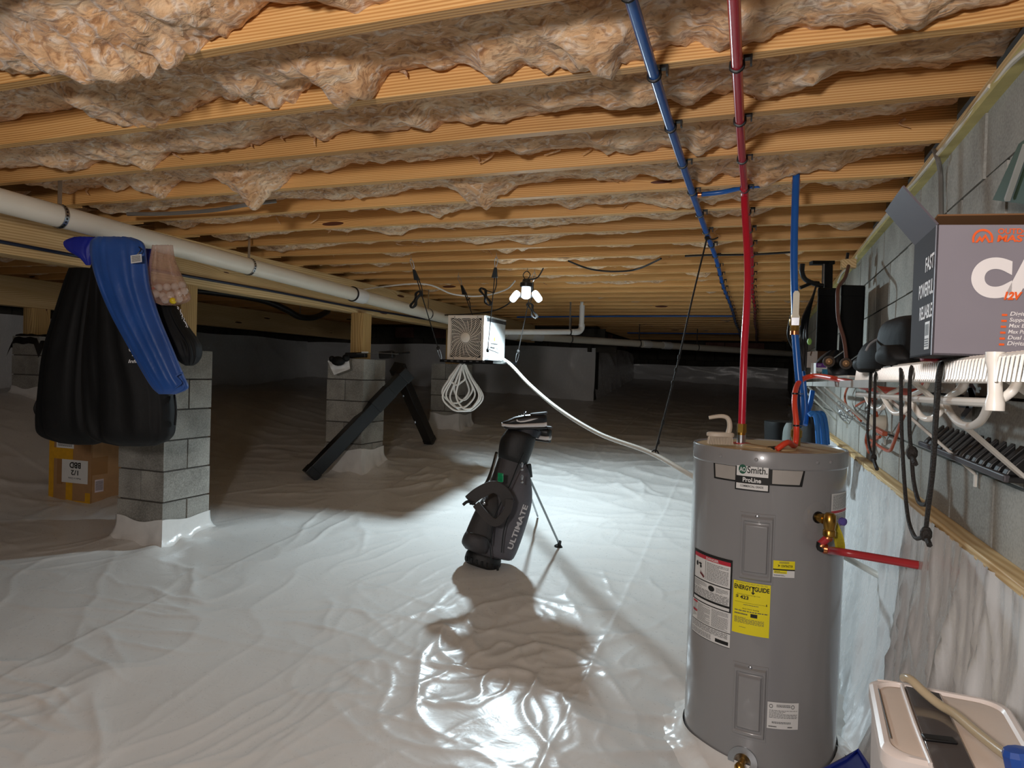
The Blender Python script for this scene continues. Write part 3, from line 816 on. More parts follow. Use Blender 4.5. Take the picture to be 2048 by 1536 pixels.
# danger label
fd = lab(1388, 1464, 1092, 1262)
dl = patch('danger_label', fd, 0, 1, 0, 1, PAPER, wh, 0, 16, 1)
def fill(fn, u0, u1, v0, v1, m, par, off=.0006, name='print', n=10): return patch(name, fn, u0, u1, v0, v1, m, par, off, n, 1)
for v0, v1, u0, u1 in ((.965, 1, 0, 1), (.40, 1, 0, .035), (.40, 1, .965, 1), (.66, .672, 0, 1), (.40, .412, 0, 1), (.445, .47, 0, 1), (.16, .168, 0, 1), (.0, .006, 0, 1)): fill(fd, u0, u1, v0, v1, INK, dl)
fill(fd, .035, .965, .92, .965, RED_L, dl, .0008)
text('lettering', 'DANGER', fd, .42, .72, .928, .957, PAPER, dl, .0016, .02)
fill(fd, .40, .408, .69, .91, INK, dl, .0009)
g = G()
# pictogram: tap, steam and a scalded hand
for cx, cy, a, b in ((.14, .84, .035, .030), (.24, .85, .05, .012), (.26, .82, .03, .02)):
    g.add([fd(cx + a * math.cos(k * PI / 6), cy + b * math.sin(k * PI / 6), .0012) for k in range(12)], [tuple(range(12))])
obj('tap_pictogram', g, INK, dl, kind='stuff')
g = G()
for k in range(4): g.add([fd(.24 + k * .03, .735 - k * .006, .0012), fd(.27 + k * .03, .73 - k * .006, .0012), fd(.26 + k * .028, .78 - k * .012, .0012)], [(0, 1, 2)])
g.add([fd(.24, .735, .0012), fd(.36, .695, .0012), fd(.38, .72, .0012), fd(.28, .75, .0012)], [(0, 1, 2, 3)])
obj('hand_pictogram', g, mat('dark_red', '#6e1f26', .5), dl, kind='stuff')
obj('round_pictogram', G().add([fd(.57 + .075 * math.cos(k * PI / 10), .61 + .033 * math.sin(k * PI / 10), .0012) for k in range(20)], [tuple(range(20))]), INK, dl)
g = G()
print_lines(g, fd, .44, .93, .69, .90, 13, seed=1, fill=.35); print_lines(g, fd, .05, .45, .58, .65, 6, seed=2, fill=.35); print_lines(g, fd, .68, .93, .585, .64, 4, seed=3, fill=.35)
print_lines(g, fd, .04, .95, .475, .57, 7, seed=4, fill=.4); print_lines(g, fd, .2, .56, .18, .385, 17, seed=5, fill=.35); print_lines(g, fd, .6, .95, .18, .385, 17, seed=6, fill=.35)
print_lines(g, fd, .03, .95, .09, .155, 6, seed=7, fill=.4); print_lines(g, fd, .03, .6, .02, .08, 6, seed=8, fill=.4)
print_lines(g, fd, .03, .17, .2, .37, 12, seed=9, fill=.35)
obj('fine_print', g, GREYINK, dl, kind='stuff')
fill(fd, .03, .19, .37, .392, RED_L, dl, .0008); fill(fd, .03, .19, .265, .287, RED_L, dl, .0008)
fill(fd, .70, .97, .025, .065, INK, dl, .0008)
# energy label
fe = lab(1466, 1540, 1158, 1262)
el = patch('energy_label', fe, 0, 1, 0, 1, YELLOW, wh, .001, 14, 1)
text('lettering', 'ENERGY', fe, .03, .50, .845, .935, INK, el, .002, .03)
text('lettering', 'GUIDE', fe, .58, .97, .845, .935, INK, el, .002, .03)
obj('arrow', G().add([fe(*p, .002) for p in ((.495, .93), (.545, .88), (.595, .93), (.57, .93), (.56, .92), (.56, .82), (.60, .82), (.545, .775), (.49, .82), (.53, .82), (.53, .92), (.51, .93))], [(0, 1, 2, 3, 4, 5, 6, 7, 8, 9, 10, 11)]), INK, el)
text('lettering', 'Estimated Yearly Energy Cost', fe, .12, .74, .745, .765, INK, el, .002, .01)
text('lettering', '$ 423', fe, .08, .43, .655, .735, INK, el, .002, .03)
fill(fe, .06, .94, .60, .604, INK, el, .0018); fill(fe, .90, .92, .59, .63, INK, el, .0018)
text('lettering', 'First Hour Rating', fe, .28, .72, .475, .497, INK, el, .002, .02)
fill(fe, .5, .68, .34, .41, INK, el, .0018)
g = G(); print_lines(g, fe, .06, .94, .955, .985, 2, seed=11, off=.002, fill=.3); print_lines(g, fe, .3, .7, .555, .575, 1, seed=12, off=.002)
print_lines(g, fe, .06, .96, .425, .455, 1, seed=13, off=.002); print_lines(g, fe, .06, .42, .36, .40, 1, seed=14, off=.002); print_lines(g, fe, .06, .86, .20, .32, 6, seed=15, off=.002, fill=.4); print_lines(g, fe, .2, .38, .12, .135, 1, seed=16, off=.002)
obj('fine_print', g, GREYINK, el, kind='stuff')
# contractor sticker
fs = lab(1546, 1589, 1120, 1153)
st = patch('contractor_sticker', fs, 0, 1, 0, 1, PAPER, wh, .001, 8, 1)
fill(fs, 0, 1, .50, 1, YELLOW, st, .0014); fill(fs, .03, .64, .22, .42, YELLOW, st, .0014); fill(fs, 0, 1, .42, .50, INK, st, .0016)
text('lettering', 'CONTRACTOR', fs, .36, .90, .62, .76, INK, st, .002, .02)
obj('arrow_mark', G().add([fs(*p, .002) for p in ((.2, .62), (.32, .70), (.2, .78), (.24, .70))], [(0, 1, 2, 3)]), INK, st)
g = G(); print_lines(g, fs, .28, .72, .84, .95, 2, seed=21, off=.002); print_lines(g, fs, .06, .6, .25, .38, 2, seed=22, off=.002); print_lines(g, fs, .04, .56, .07, .16, 2, seed=23, off=.002)
obj('fine_print', g, GREYINK, st, kind='stuff')
# rating plate
fp = lab(1534, 1596, 1402, 1455)
rpl = patch('rating_plate', fp, 0, 1, 0, 1, PAPER, wh, .001, 10, 1)
g = G(); print_lines(g, fp, .28, .72, .82, .93, 3, seed=31, off=.002); print_lines(g, fp, .06, .95, .40, .72, 7, seed=32, off=.002, fill=.35, full=.6); print_lines(g, fp, .15, .75, .2, .28, 2, seed=33, off=.002); print_lines(g, fp, .05, .3, .05, .12, 1, seed=34, off=.002); print_lines(g, fp, .65, .8, .05, .12, 1, seed=34, off=.002)
obj('fine_print', g, GREYINK, rpl, kind='stuff')
for cx in (.11, .8):
    obj('round_mark', G().loft([[fp(cx + k2 * .055 * math.cos(k * PI / 8), .85 + k2 * .075 * math.sin(k * PI / 8), .002) for k in range(16)] for k2 in (1, .75)], caps=False), INK, rpl)
# side label near the right edge
fl_ = lab(1661, 1690, 988, 1060)
sl = patch('side_label', fl_, 0, 1, 0, 1, PAPER, wh, .001, 6, 1)
fill(fl_, 0, 1, .45, .52, RED_L, sl, .0014); g = G(); print_lines(g, fl_, .06, .94, .55, .96, 12, seed=41, off=.002, fill=.35); print_lines(g, fl_, .06, .94, .06, .43, 10, seed=42, off=.002, fill=.35)
obj('fine_print', g, GREYINK, sl, kind='stuff')
# relief valve
th, z = cyl_hit(1634, 1034); n = Vector((math.cos(th), math.sin(th), 0)); c = cyl_fn(th, z, 0)
def dome(u, v):
    r = .055 * u; a = 2 * PI * v; t = Vector((-math.sin(th), math.cos(th), 0))
    return cyl_fn(th + r * math.cos(a) / HR, z + r * math.sin(a), .005 * (1 - u) + .0004)
obj('valve_boss', G().grid(6, 32, dome), GREYP, wh)
obj('valve_hole', G().cyl(c - n * .01, c + n * .008, .021, 20), BLACK, wh)
tv = obj('relief_valve', G().cyl(c, c + n * .075, .016, 14).cyl(c + n * .03, c + n * .042, .020, 6), BRASS, wh)
vv = c + n * .062
obj('valve_body', G().lathe([(.012, .028), (.02, .02), (.022, -.005), (.018, -.03), (.021, -.034), (.021, -.052), (.015, -.056)], vv, (0, 0, 1), 14), BRASS, wh)
obj('purple_cap', G().lathe([(.014, 0), (.013, .012), (.004, .016)], vv + n * .012 + Vector((.028, -.01, .006)), n, 14), mat('purple_plastic', '#5a4f9a', .4), wh)
# yellow tag
w = at(1657, 1034, 2.40); e = at(1676, 1110, 2.42)
tgp = []
ax = (e - w); sx = RGT * .021
def tagf(u, v): return w + ax * v + sx * (u - .5) * 2 * (1 - .2 * v) - n * 0 + FWD * (-.012 * math.sin(v * PI)) + RGT * (.012 * math.sin(v * 2.4))
yt = obj('valve_tag', G().grid(3, 14, tagf), mat('tag_yellow', '#c9bb2e', .5), wh, ang=180)
g = G(); print_lines(g, lambda u, v, off: Vector(tagf(u, v)) - FWD * .0015, .2, .85, .15, .9, 22, fill=.4); obj('fine_print', g, mat('tag_ink', '#8a7a1a', .5), yt, kind='stuff')
# red drop pipe with elbow and discharge
d0 = vv + Vector((0, 0, -.055)); d1 = at(1640, 1096, (d0 - EYE).dot(FWD))
dpx = thing('discharge_pipe', 'dark red discharge pipe from the relief valve, running level to the right', 'pipe', d1)
obj('drop', G().cyl(d0, d1 + Vector((0, 0, .012)), .0135, 14), REDPX2, dpx)
for t in (.12, .8): collar(d0.lerp(d1, t), d1 - d0, .0155, .012, dpx, COPPER, 'crimp_ring')
obj('elbow', G().tube([d1 + Vector((0, 0, .02)), d1, d1 + Vector((.02, 0, -.002))], .012, 12, sub=4), BLACK, dpx)
d2 = at(1648, 1101, 2.46); d3 = at(1858, 1134, 2.20)
obj('pipe', G().tube([d1 + Vector((.016, 0, -.004)), d2.lerp(d3, .25) + Vector((0, 0, .004)), d3], .0140, 14, sub=8), REDPX2, dpx)
collar(d1.lerp(d3, .06), d3 - d1, .016, .012, dpx, COPPER, 'crimp_ring')
obj('pipe_end', G().cyl(d3, d3 + (d3 - d2).normalized() * .004, .012, 14), BLACK, dpx)
# drain cock at the foot
th, z = cyl_hit(1485, 1522); n = Vector((math.cos(th), math.sin(th), 0)); c = cyl_fn(th, z, 0)
obj('drain_plate', G().lathe([(.052, -.004), (.052, .003), (.03, .006), (.024, .001)], c, n, 28), STEEL, wh)
obj('drain_cock', G().cyl(c, c + n * .06, .013, 12).cyl(c + n * .045, c + n * .045 + Vector((0, 0, -.04)), .010, 10).ball(c + n * .05, .019, 10), BRASS, wh)
# liner taped round the foot
def skw(u, v):
    a = 2 * PI * u; e = .006 + .10 * (1 - v) ** 2.2 + .012 * float(pnoise(u * 26, v * 3, 4)) * (1 - v)
    X, Y = HC.x + (HR + e) * math.cos(a), HC.y + (HR + e) * math.sin(a)
    g0 = float(floor_height(np.array(X), np.array(Y))) - .01
    top = .305 + .008 * math.sin(a * 3 + 1) - .02 * float(sstep(.3, 1, math.cos(a + 1.2)))
    return (X, Y, g0 + (top - g0) * v + .008 * float(pnoise(u * 50, v * 4, 6)) * (1 - v))
obj('liner_skirt', G().grid(160, 14, skw), TAPE, wh, ang=180)
# disc plate and cable gland on the lid
for px, py, r in ((1562, 898, .055), (1520, 893, .07)):
    q = on_z(px, py, HT); obj('lid_plate', G().lathe([(r, -.003), (r, .003), (r * .9, .005), (.001, .005)], (q.x, q.y, HT), n=32), BEIGE, wh)

# ---- vertical pipes into the tank
red_top = Vector((-.083, 3.09, JB - .0183)); q = on_y(1483, 868, 2.86)
ir = thing('red_riser_pipe', 'crimson vertical pipe dropping from the ceiling to the top of the water heater', 'pipe', (q.x, q.y, HT))
obj('pipe', G().tube([red_top + Vector((0, -.05, 0)), red_top + Vector((.002, .0, -.01)), red_top + Vector((.004, .005, -.06)), Vector((q.x, 2.95, 2.1)), Vector((q.x - .002, 2.88, 1.8)), Vector((q.x, 2.86, HT + .075))], .0143, 14, sub=8), REDPX, ir)
obj('brass_nut', G().cyl((q.x, 2.86, HT + .045), (q.x, 2.86, HT + .08), .019, 6).cyl((q.x, 2.86, HT + .03), (q.x, 2.86, HT + .05), .016, 14), BRASS, ir)
obj('steel_nipple', G().cyl((q.x, 2.86, HT - .004), (q.x, 2.86, HT + .035), .0165, 16), STEEL, ir)
obj('red_washer', G().lathe([(.035, 0), (.035, .006), (.016, .008)], (q.x, 2.86, HT - .002), n=24), REDPX2, ir)
qb = on_z(1592, 362, JB); qe = on_y(1592, 885, 2.93)
ib = thing('blue_riser_pipe', 'blue vertical pipe with a shut-off valve, dropping to the water heater', 'pipe', (qe.x, qe.y, HT))
V1 = on_y(1590, 645, 2.97)
obj('pipe', G().tube([qb + Vector((0, 0, .03)), on_y(1590, 420, 3.01), on_y(1588, 520, 2.99), V1 + Vector((0, 0, .02))], .0143, 14, sub=8), BLUEPX, ib)
obj('pipe', G().tube([V1 + Vector((0, 0, -.03)), on_y(1596, 740, 2.96), on_y(1602, 810, 2.95), on_y(1598, 850, 2.93), Vector((qe.x, 2.93, HT + .09))], .0143, 14, sub=8), BLUEPX, ib)
obj('crimp_ring', G().cyl(qb + Vector((0, 0, -.012)), qb + Vector((0, 0, .004)), .0165, 14), COPPER, ib)
obj('valve_body', G().lathe([(.015, -.035), (.018, -.03), (.018, -.015), (.022, -.01), (.022, .012), (.016, .018), (.016, .03)], V1, n=14), BRASS, ib)
obj('crimp_ring', G().cyl(V1 + Vector((0, 0, -.05)), V1 + Vector((0, 0, -.035)), .017, 14), COPPER, ib)
hn = V1 - Vector((0, .024, 0))
vh = obj('valve_handle', G().prism([hn + Vector((x, 0, z)) for x, z in ((-.014, -.012), (.014, -.012), (.016, .02), (.012, .032), (.012, .115), (.006, .125), (-.006, .125), (-.012, .115), (-.012, .032), (-.016, .02))], (0, .004, 0)), mat('cream_handle', '#e6dfc8', .4), ib)
obj('handle_nut', G().cyl(hn + Vector((0, -.006, 0)), hn + Vector((0, .002, 0)), .008, 6), STEEL, ib)
obj('handle_plate', G().box(hn + Vector((0, -.001, .002)), (.028, .004, .030)), STEEL, ib)
obj('brass_nipple', G().lathe([(.017, -.005), (.017, .03), (.022, .035), (.022, .06), (.016, .065), (.016, .10)], (qe.x, 2.93, HT), n=14), BRASS, ib)
# ---- orange-red flexible cable from the shelf to the lid
P = [on_z(1553, 899, HT + .004), on_z(1575, 885, HT + .03), on_y(1590, 890, 2.80), on_y(1593, 850, 2.80), on_y(1589, 800, 2.84), on_y(1598, 765, 2.95), on_y(1630, 752, 3.0), on_y(1690, 762, 2.75), on_y(1735, 775, 2.5), on_y(1800, 783, 2.2), on_y(1840, 782, 2.1), on_x(1852, 760, .55)]
oc = thing('heater_cable', 'orange-red sheathed power cable looping from the heater lid across to the wall', 'cable', P[0])
obj('cable', G().tube(P, .0105, 12, sub=8), ORANGE, oc)
for px, py, y in ((1592, 851, 2.8), (1590, 787, 2.86)):
    q = on_y(px, py, y); obj('cable_tie', G().lathe([(.0125, -.003), (.0125, .003)], q, (0, 0, 1), 12).box(q + Vector((.02, 0, 0)), (.02, .004, .003)), BLACK, oc)
g0 = on_z(1553, 899, HT); obj('cable_gland', G().lathe([(.020, 0), (.020, .008), (.012, .012)], g0, n=16), BLACK, oc)

# ---- scrubbing brush on the lid
q = on_z(1440, 889, HT + .002); bz = HT + .004
sb = thing('scrub_brush', 'cream scrubbing brush with upright handle lying on the heater lid', 'brush', (q.x, q.y, bz))
CREAM = mat('cream_plastic', '#cfc2b0', .45, var=.04)
dx = Vector((.98, .2, 0)).normalized(); dy = Vector((-.2, .98, 0))
g = G()
for i in range(16):
    for j in range(5):
        b = Vector((q.x, q.y, bz)) + dx * ((i - 7.5) * .0054) + dy * ((j - 2) * .009)
        sp = dx * ((i - 7.5) * .0006)
        g.tube([b + sp, b + Vector((0, 0, .032))], .0019, 5)
obj('bristles', g, mat('bristle', '#d8cbb8', .6), sb, kind='stuff')
body = []
for z, k in ((.028, .9), (.031, 1), (.041, 1), (.045, .9)):
    body.append([Vector((q.x, q.y, bz + z)) + dx * (.052 * k * math.cos(a)) + dy * (.026 * k * math.sin(a)) for a in [2 * PI * i / 24 for i in range(24)]])
obj('brush_back', G().loft(body), CREAM, sb)
hp = Vector((q.x, q.y, bz + .042))
obj('handle', G().tube([hp + dx * .030, hp + dx * .034 + Vector((0, 0, .03)), hp + dx * .026 + Vector((0, 0, .058)), hp + dx * .0 + Vector((0, 0, .066)), hp - dx * .045 + Vector((0, 0, .058))], lambda t: .011 - .004 * t, 10, sub=5), CREAM, sb)
# ================================================================== HANGING BAGS ON THE LEFT
FH = Vector((FWD.x, FWD.y, 0)).normalized()
def soft_bag(rows, z, nr=44, n=64, fold=.06, seed=1, freq=3.0, tight=None):
    """rows: (pixel y, left x, right x, thickness); a closed cloth body of that outline at its own depth"""
    rings = []
    for i in range(nr + 1):
        t = i / nr; y, xl, xr, th = interp(rows, t)
        a, b = at(xl, y, z), at(xr, y, z); c = (a + b) / 2; hw = (b - a) / 2
        ring = []
        for k in range(n):
            an = 2 * PI * k / n; ca, sa = math.cos(an), math.sin(an)
            f = fold * (float(fbm(math.cos(an) * freq + seed * 3 + t * .5, math.sin(an) * freq + t * .9, 3, seed)) - .9 * float(ridge(math.cos(an) * freq * 1.2 + t * .4, math.sin(an) * freq * 1.2 + t * .5 + seed, seed + 2, 4)))
            e = .8
            ring.append(c + hw * (math.copysign(abs(ca) ** e, ca) * (1 + f * .35)) + FH * (math.copysign(abs(sa) ** e, sa) * th / 2 * (1 + f * 3.2)) + Vector((0, 0, .02 * f)))
        rings.append(ring)
    return G().loft(rings)
CLOTH = mat('black_nylon', '#0e0f10', .65, var=.25, vs=6, bump=.35, bs=11, spec=.3)
CLOTH2 = mat('black_polyester', '#111213', .65, var=.2, vs=7, bump=.35, bs=12, spec=.3)
NAVY = mat('blue_nylon', '#23509a', .42, var=.12, vs=5, bump=.5, bs=10, sheen=.1)
ROYAL = mat('royal_blue_cloth', '#1a2aa0', .5, var=.15, vs=8)
b1 = thing('storage_bag', 'long black cloth bag hanging leftmost from the white drain pipe', 'bag', at(130, 885, 3.95))
obj('bag_body', soft_bag([(516, 152, 205, .06), (545, 138, 215, .12), (620, 118, 215, .20), (700, 96, 215, .24), (780, 86, 215, .26), (840, 80, 220, .25), (868, 84, 222, .20), (884, 118, 205, .10), (889, 150, 190, .03)], 3.98, seed=2, fold=.08, freq=2.4), CLOTH, b1, ang=180)
obj('handle_strap', G().tube([at(82, 790, 3.98), at(70, 815, 3.96), at(76, 832, 3.95), at(88, 838, 3.93)], .008, 6, sub=5), CLOTH, b1)
b2_ = thing('storage_bag', 'long black inflatable-carry bag with white lettering, hanging behind the blue bag', 'bag', at(260, 885, 3.8))
obj('bag_body', soft_bag([(520, 188, 228, .05), (545, 186, 245, .10), (620, 180, 280, .17), (700, 173, 310, .22), (780, 172, 345, .24), (850, 178, 349, .24), (876, 190, 342, .19), (889, 225, 318, .08), (892, 240, 300, .03)], 3.80, seed=5, fold=.08, freq=2.2), CLOTH2, b2_, ang=180)
fr = plane_fn(at(255, 740, 3.655), at(287, 740, 3.655) - at(255, 740, 3.655), at(255, 690, 3.655) - at(255, 740, 3.655))
ltr = text_g(G(), 'C', fr, .08, .58, .72, 1.0, 0, .03, .3); text_g(ltr, 'Inflata', fr, .05, 1.05, .28, .42, 0, .02, .2)
ltr.add([fr(u, v) for u, v in ((.28, .56), (.58, .54), (.58, .57), (.28, .59))], [(0, 1, 2, 3)])
obj('lettering', ltr, INKW, b2_)
obj('handle_strap', G().tube([at(349, 790, 3.78), at(352, 820, 3.76), at(350, 850, 3.78)], .006, 6, sub=4), CLOTH2, b2_)
b3 = thing('long_bag', 'long slim blue nylon bag hanging slanted in front of the black bags', 'bag', at(345, 788, 3.55))
obj('bag_body', soft_bag([(474, 192, 262, .04), (486, 182, 286, .09), (520, 184, 292, .11), (570, 198, 298, .12), (630, 224, 316, .12), (700, 262, 345, .11), (750, 290, 366, .10), (776, 306, 376, .07), (788, 318, 352, .03)], 3.52, nr=50, seed=9, fold=.10, freq=2.6), NAVY, b3, ang=180)
obj('drawstring', G().tube([at(366, 745, 3.47), at(352, 752, 3.465), at(362, 765, 3.465), at(350, 775, 3.47)], .004, 6, sub=4), NAVY, b3)
tagp = plane_fn(at(262, 527, 3.44), at(284, 524, 3.44) - at(262, 527, 3.44), at(261, 511, 3.44) - at(262, 527, 3.44))
ct = patch('care_tag', tagp, 0, 1, 0, 1, PAPER, b3, 0)
g = G(); print_lines(g, tagp, .1, .9, .12, .9, 7, off=.001); obj('fine_print', g, GREYINK, ct, kind='stuff')
obj('tag_cord', G().tube([at(272, 512, 3.45), at(282, 500, 3.46), at(278, 494, 3.5)], .003, 6, sub=4), BLACK, b3)
g = soft_bag([(474, 150, 192, .03), (484, 128, 196, .05), (500, 135, 190, .06), (516, 160, 184, .05), (530, 172, 181, .02)], 3.66, seed=14, fold=.08)
obj('cloth_bundle', g, ROYAL, ang=180, label='royal blue cloth corner draped over the pipe, left of the blue bag', cat='cloth')
g = soft_bag([(498, 284, 304, .03), (520, 286, 302, .05), (560, 288, 300, .05), (600, 292, 312, .05), (640, 306, 322, .04)], 3.68, seed=15, fold=.08)
obj('cloth_strip', g, ROYAL, ang=180, label='royal blue cloth strip showing between the blue bag and the clear bag', cat='cloth')
bs_ = thing('stuff_sack', 'short black drawstring sack hanging slanted below the clear bag of balls', 'bag', at(378, 730, 3.75))
obj('bag_body', soft_bag([(596, 306, 340, .06), (620, 312, 356, .11), (650, 325, 372, .14), (685, 338, 396, .16), (708, 350, 400, .15), (724, 362, 394, .10), (731, 372, 386, .04)], 3.72, seed=18, fold=.08), CLOTH, bs_, ang=180)
g = G(); r7 = random.Random(3)
for k in range(34):
    p = at(355 + k * .52 + r7.uniform(-2, 3), 614 + k * 1.25, 3.66); g.add([p, p + RGT * .004, p + RGT * .004 + UPV * r7.uniform(.002, .008), p + UPV * .005], [(0, 1, 2, 3)])
obj('faded_lettering', g, INKW, bs_, kind='stuff')
# clear plastic bag of balls
def clear_mat():
    m, nt, b = new_mat('clear_plastic_bag'); b.inputs['Base Color'].default_value = lin('#c9a18c')
    tc = N(nt, 'ShaderNodeTexCoord'); no = N(nt, 'ShaderNodeTexNoise', Scale=14.0, Detail=3.0); L(nt, tc.outputs['Object'], no.inputs[0])
    b.inputs['Roughness'].default_value = .25
    L(nt, math_n(nt, 'MULTIPLY_ADD', no.outputs[0], .35, .28), b.inputs['Alpha'])
    bm = N(nt, 'ShaderNodeBump', Strength=.5, Distance=.02); L(nt, no.outputs[0], bm.inputs['Height']); L(nt, bm.outputs[0], b.inputs['Normal'])
    return m
cb = thing('plastic_bag', 'thin translucent plastic bag of white balls hanging from the drain pipe', 'bag', at(340, 608, 3.6))
obj('bag_film', soft_bag([(490, 304, 346, .02), (520, 300, 350, .05), (550, 297, 362, .09), (580, 296, 376, .13), (595, 298, 381, .13), (604, 308, 372, .10), (610, 322, 352, .04)], 3.6, seed=23, fold=.14, freq=3.5), clear_mat(), cb, ang=180)
balls = [(312, 588), (326, 592), (341, 590), (356, 587), (369, 582), (318, 575), (334, 574), (350, 573), (364, 570), (330, 600), (358, 598), (307, 578)]
for k, (px, py) in enumerate(balls):
    obj('white_ball', G().ball(at(px, py, 3.6 + .02 * ((k * 7) % 3 - 1)), .020, 14), mat('white_ball', '#e6e2da', .4, var=.03), label='white ball in the clear plastic bag hung from the pipe', cat='ball', group='white balls in the clear bag')
obj('yellow_ball', G().ball(at(346, 601, 3.565), .019, 14), mat('yellow_ball', '#e0c21a', .4, var=.03), label='yellow ball at the bottom of the clear plastic bag', cat='ball')
obj('red_tee', G().lathe([(.003, -.02), (.004, .01), (.009, .018)], at(302, 579, 3.56), (.8, .3, .5), 10), mat('red_tee', '#d8342a', .4), label='small red golf tee inside the clear plastic bag', cat='tee')

# ================================================================== CARDBOARD BOX BESIDE THE PIER
CARD = mat('cardboard', '#a9825a', .75, var=.08, vs=20)
TAPEY = mat('yellow_packing_tape', '#d9a118', .3, var=.1, vs=30)
TAPEB = mat('brown_packing_tape', '#9a7044', .25, var=.06)
c0 = on_ground(180, 1010); c1 = on_ground(97, 992)
Rv = c0 - c1; Rv.z = 0; wdt = Rv.length; Rv.normalize(); Dv = Vector((-Rv.y, Rv.x, 0))
c2 = c0 + Dv * .30
zb = min(c0.z, c1.z) - .01; Hb = .62
bx = thing('cardboard_box', 'tall brown cardboard box with yellow tape and an upside-down label', 'box', (c1.x, c1.y, zb))
base = Vector((c1.x, c1.y, zb))
obj('carton', G().obox(base, Rv * wdt, Dv * .30, (0, 0, Hb)), CARD, bx, ang=0, bevel=.004)
ff = plane_fn(base, Rv * wdt, Vector((0, 0, Hb))); fs2 = plane_fn(base + Rv * wdt, Dv * .30, Vector((0, 0, Hb)))
def tape(fn, u0, u1, v0, v1, m, off=.0015): return patch('tape', fn, u0, u1, v0, v1, m, bx, off)
tape(ff, .0, .12, 0, 1, TAPEY); tape(ff, .12, 1, 0, .05, TAPEY); tape(ff, .88, 1, .05, .16, TAPEY, .002); tape(ff, .42, .58, .05, .30, TAPEY, .002)
tape(ff, .12, .58, .56, .70, TAPEY, .002); tape(ff, .2, .34, .24, .56, TAPEB, .0018); tape(ff, .22, .42, .42, .52, TAPEB, .0022)
tape(fs2, 0, .5, .38, .60, TAPEB); tape(fs2, 0, .04, 0, 1, TAPEB, .002)
lp = patch('shipping_label', ff, .32, .94, .27, .56, PAPER, bx, .003)
lf = lambda u, v, off=0.0: ff(.94 - .62 * u, .56 - .29 * v, .003 + off)      # upside-down frame
text('lettering', 'BBD', lf, .27, .70, .10, .36, INK, lp, .001, .03)
text('lettering', '1/2', lf, .36, .64, .44, .66, INK, lp, .001, .02)
text('lettering', 'Made in China', lf, .26, .74, .76, .84, INK, lp, .001, .0)
lp2 = patch('shipping_label', ff, .18, .60, .70, .86, PAPER, bx, .003); g = G(); print_lines(g, ff, .22, .56, .72, .84, 8, off=.004); obj('fine_print', g, GREYINK, lp2, kind='stuff')
lp3 = patch('side_sticker', fs2, .12, .38, .16, .32, mat('pinkish_sticker', '#d9c8cc', .5), bx, .003); g = G(); print_lines(g, fs2, .14, .36, .18, .30, 8, off=.004); obj('fine_print', g, GREYINK, lp3, kind='stuff')

# ================================================================== HANGING FAN UNIT
UW, UD, UH = .306, .50, .35
un = at(965, 720, 5.38); ux, uy, uz = un.x, un.y, un.z       # near right bottom corner
AC = thing('fan_unit', 'white boxy fan unit hung from the joists on black cords', 'fan', (ux - UW / 2, uy + UD / 2, uz))
CASE = mat('unit_case', '#a2a2a0', .4, var=.03); FRAME = mat('unit_frame', '#ebe1d3', .45, var=.03)
obj('case', G().box((ux - UW / 2, uy + UD / 2 + .02, uz + UH / 2), (UW - .004, UD - .04, UH - .004)), CASE, AC, ang=0, bevel=.004)
obj('dark_trim', G().box((ux - UW / 2, uy + UD / 2 + .04, uz + UH - .022), (UW + .003, UD - .07, .026)), mat('trim_grey', '#2b2c2f', .5), AC, ang=0)
obj('top_panel', G().box((ux - UW / 2, uy + UD / 2 + .02, uz + UH + .002), (UW + .006, UD - .03, .012)), CASE, AC, ang=0, bevel=.003)
cx, cz = ux - UW / 2, uz + UH / 2
# front frame: square ring
fy = uy
def sq(h, w): return [(cx - w, cz - h), (cx + w, cz - h), (cx + w, cz + h), (cx - w, cz + h)]
o_, i_ = sq(UH / 2 + .004, UW / 2 + .004), sq(UH / 2 - .018, UW / 2 - .018)
rings = []
for pts, yy in ((o_, fy + .03), (o_, fy), (i_, fy), (i_, fy + .03)): rings.append([Vector((x, yy, z)) for x, z in pts])
obj('front_frame', G().loft(rings + [rings[0]], caps=False), FRAME, AC, ang=30)
obj('dark_inside', G().box((cx, fy + .034, cz), (UW - .03, .006, UH - .03)), BLACK, AC, ang=0)
g = G(); Rm = UW / 2 - .018; Rz = UH / 2 - .018
for k in range(4, 16):
    r = k * .0122
    pts = []
    for s in range(61):
        a = 2 * PI * s / 60; x, z = r * math.cos(a), r * math.sin(a)
        pts.append(Vector((cx + max(-Rm, min(Rm, x)), fy + .006, cz + max(-Rz, min(Rz, z)))))
    g.tube(pts[:-1], .0026, 5, loop=True)
obj('grille_rings', g, FRAME, AC, kind='stuff')
g = G()
for k in range(22):
    a = 2 * PI * k / 22; d = [(.035 + (.19 - .035) * s / 6) for s in range(7)]
    pts = []
    for s, r in enumerate(d):
        aa = a + .55 * (s / 6); x, z = r * math.cos(aa), r * math.sin(aa)
        if abs(x) > Rm + .002 or abs(z) > Rz + .002: break
        pts.append(Vector((cx + x, fy + .004, cz + z)))
    if len(pts) > 1: g.tube(pts, .0023, 5)
obj('grille_spokes', g, FRAME, AC, kind='stuff')
obj('grille_hub', G().lathe([(.040, .006), (.040, -.004), (.030, -.010), (.001, -.012)], (cx, fy, cz), (0, 1, 0), 28), FRAME, AC)
for k in range(4):
    a = k * PI / 2 + .2
    p = [Vector((cx + math.cos(a + da) * r, fy + .022 + dy_, cz + math.sin(a + da) * r)) for r, da, dy_ in ((.03, 0, 0), (.125, -.35, 0), (.13, .35, .008), (.03, .6, .008))]
    obj('fan_blade', G().prism(p, (0, .002, 0)), mat('fan_blade', '#4c4844', .5), AC)
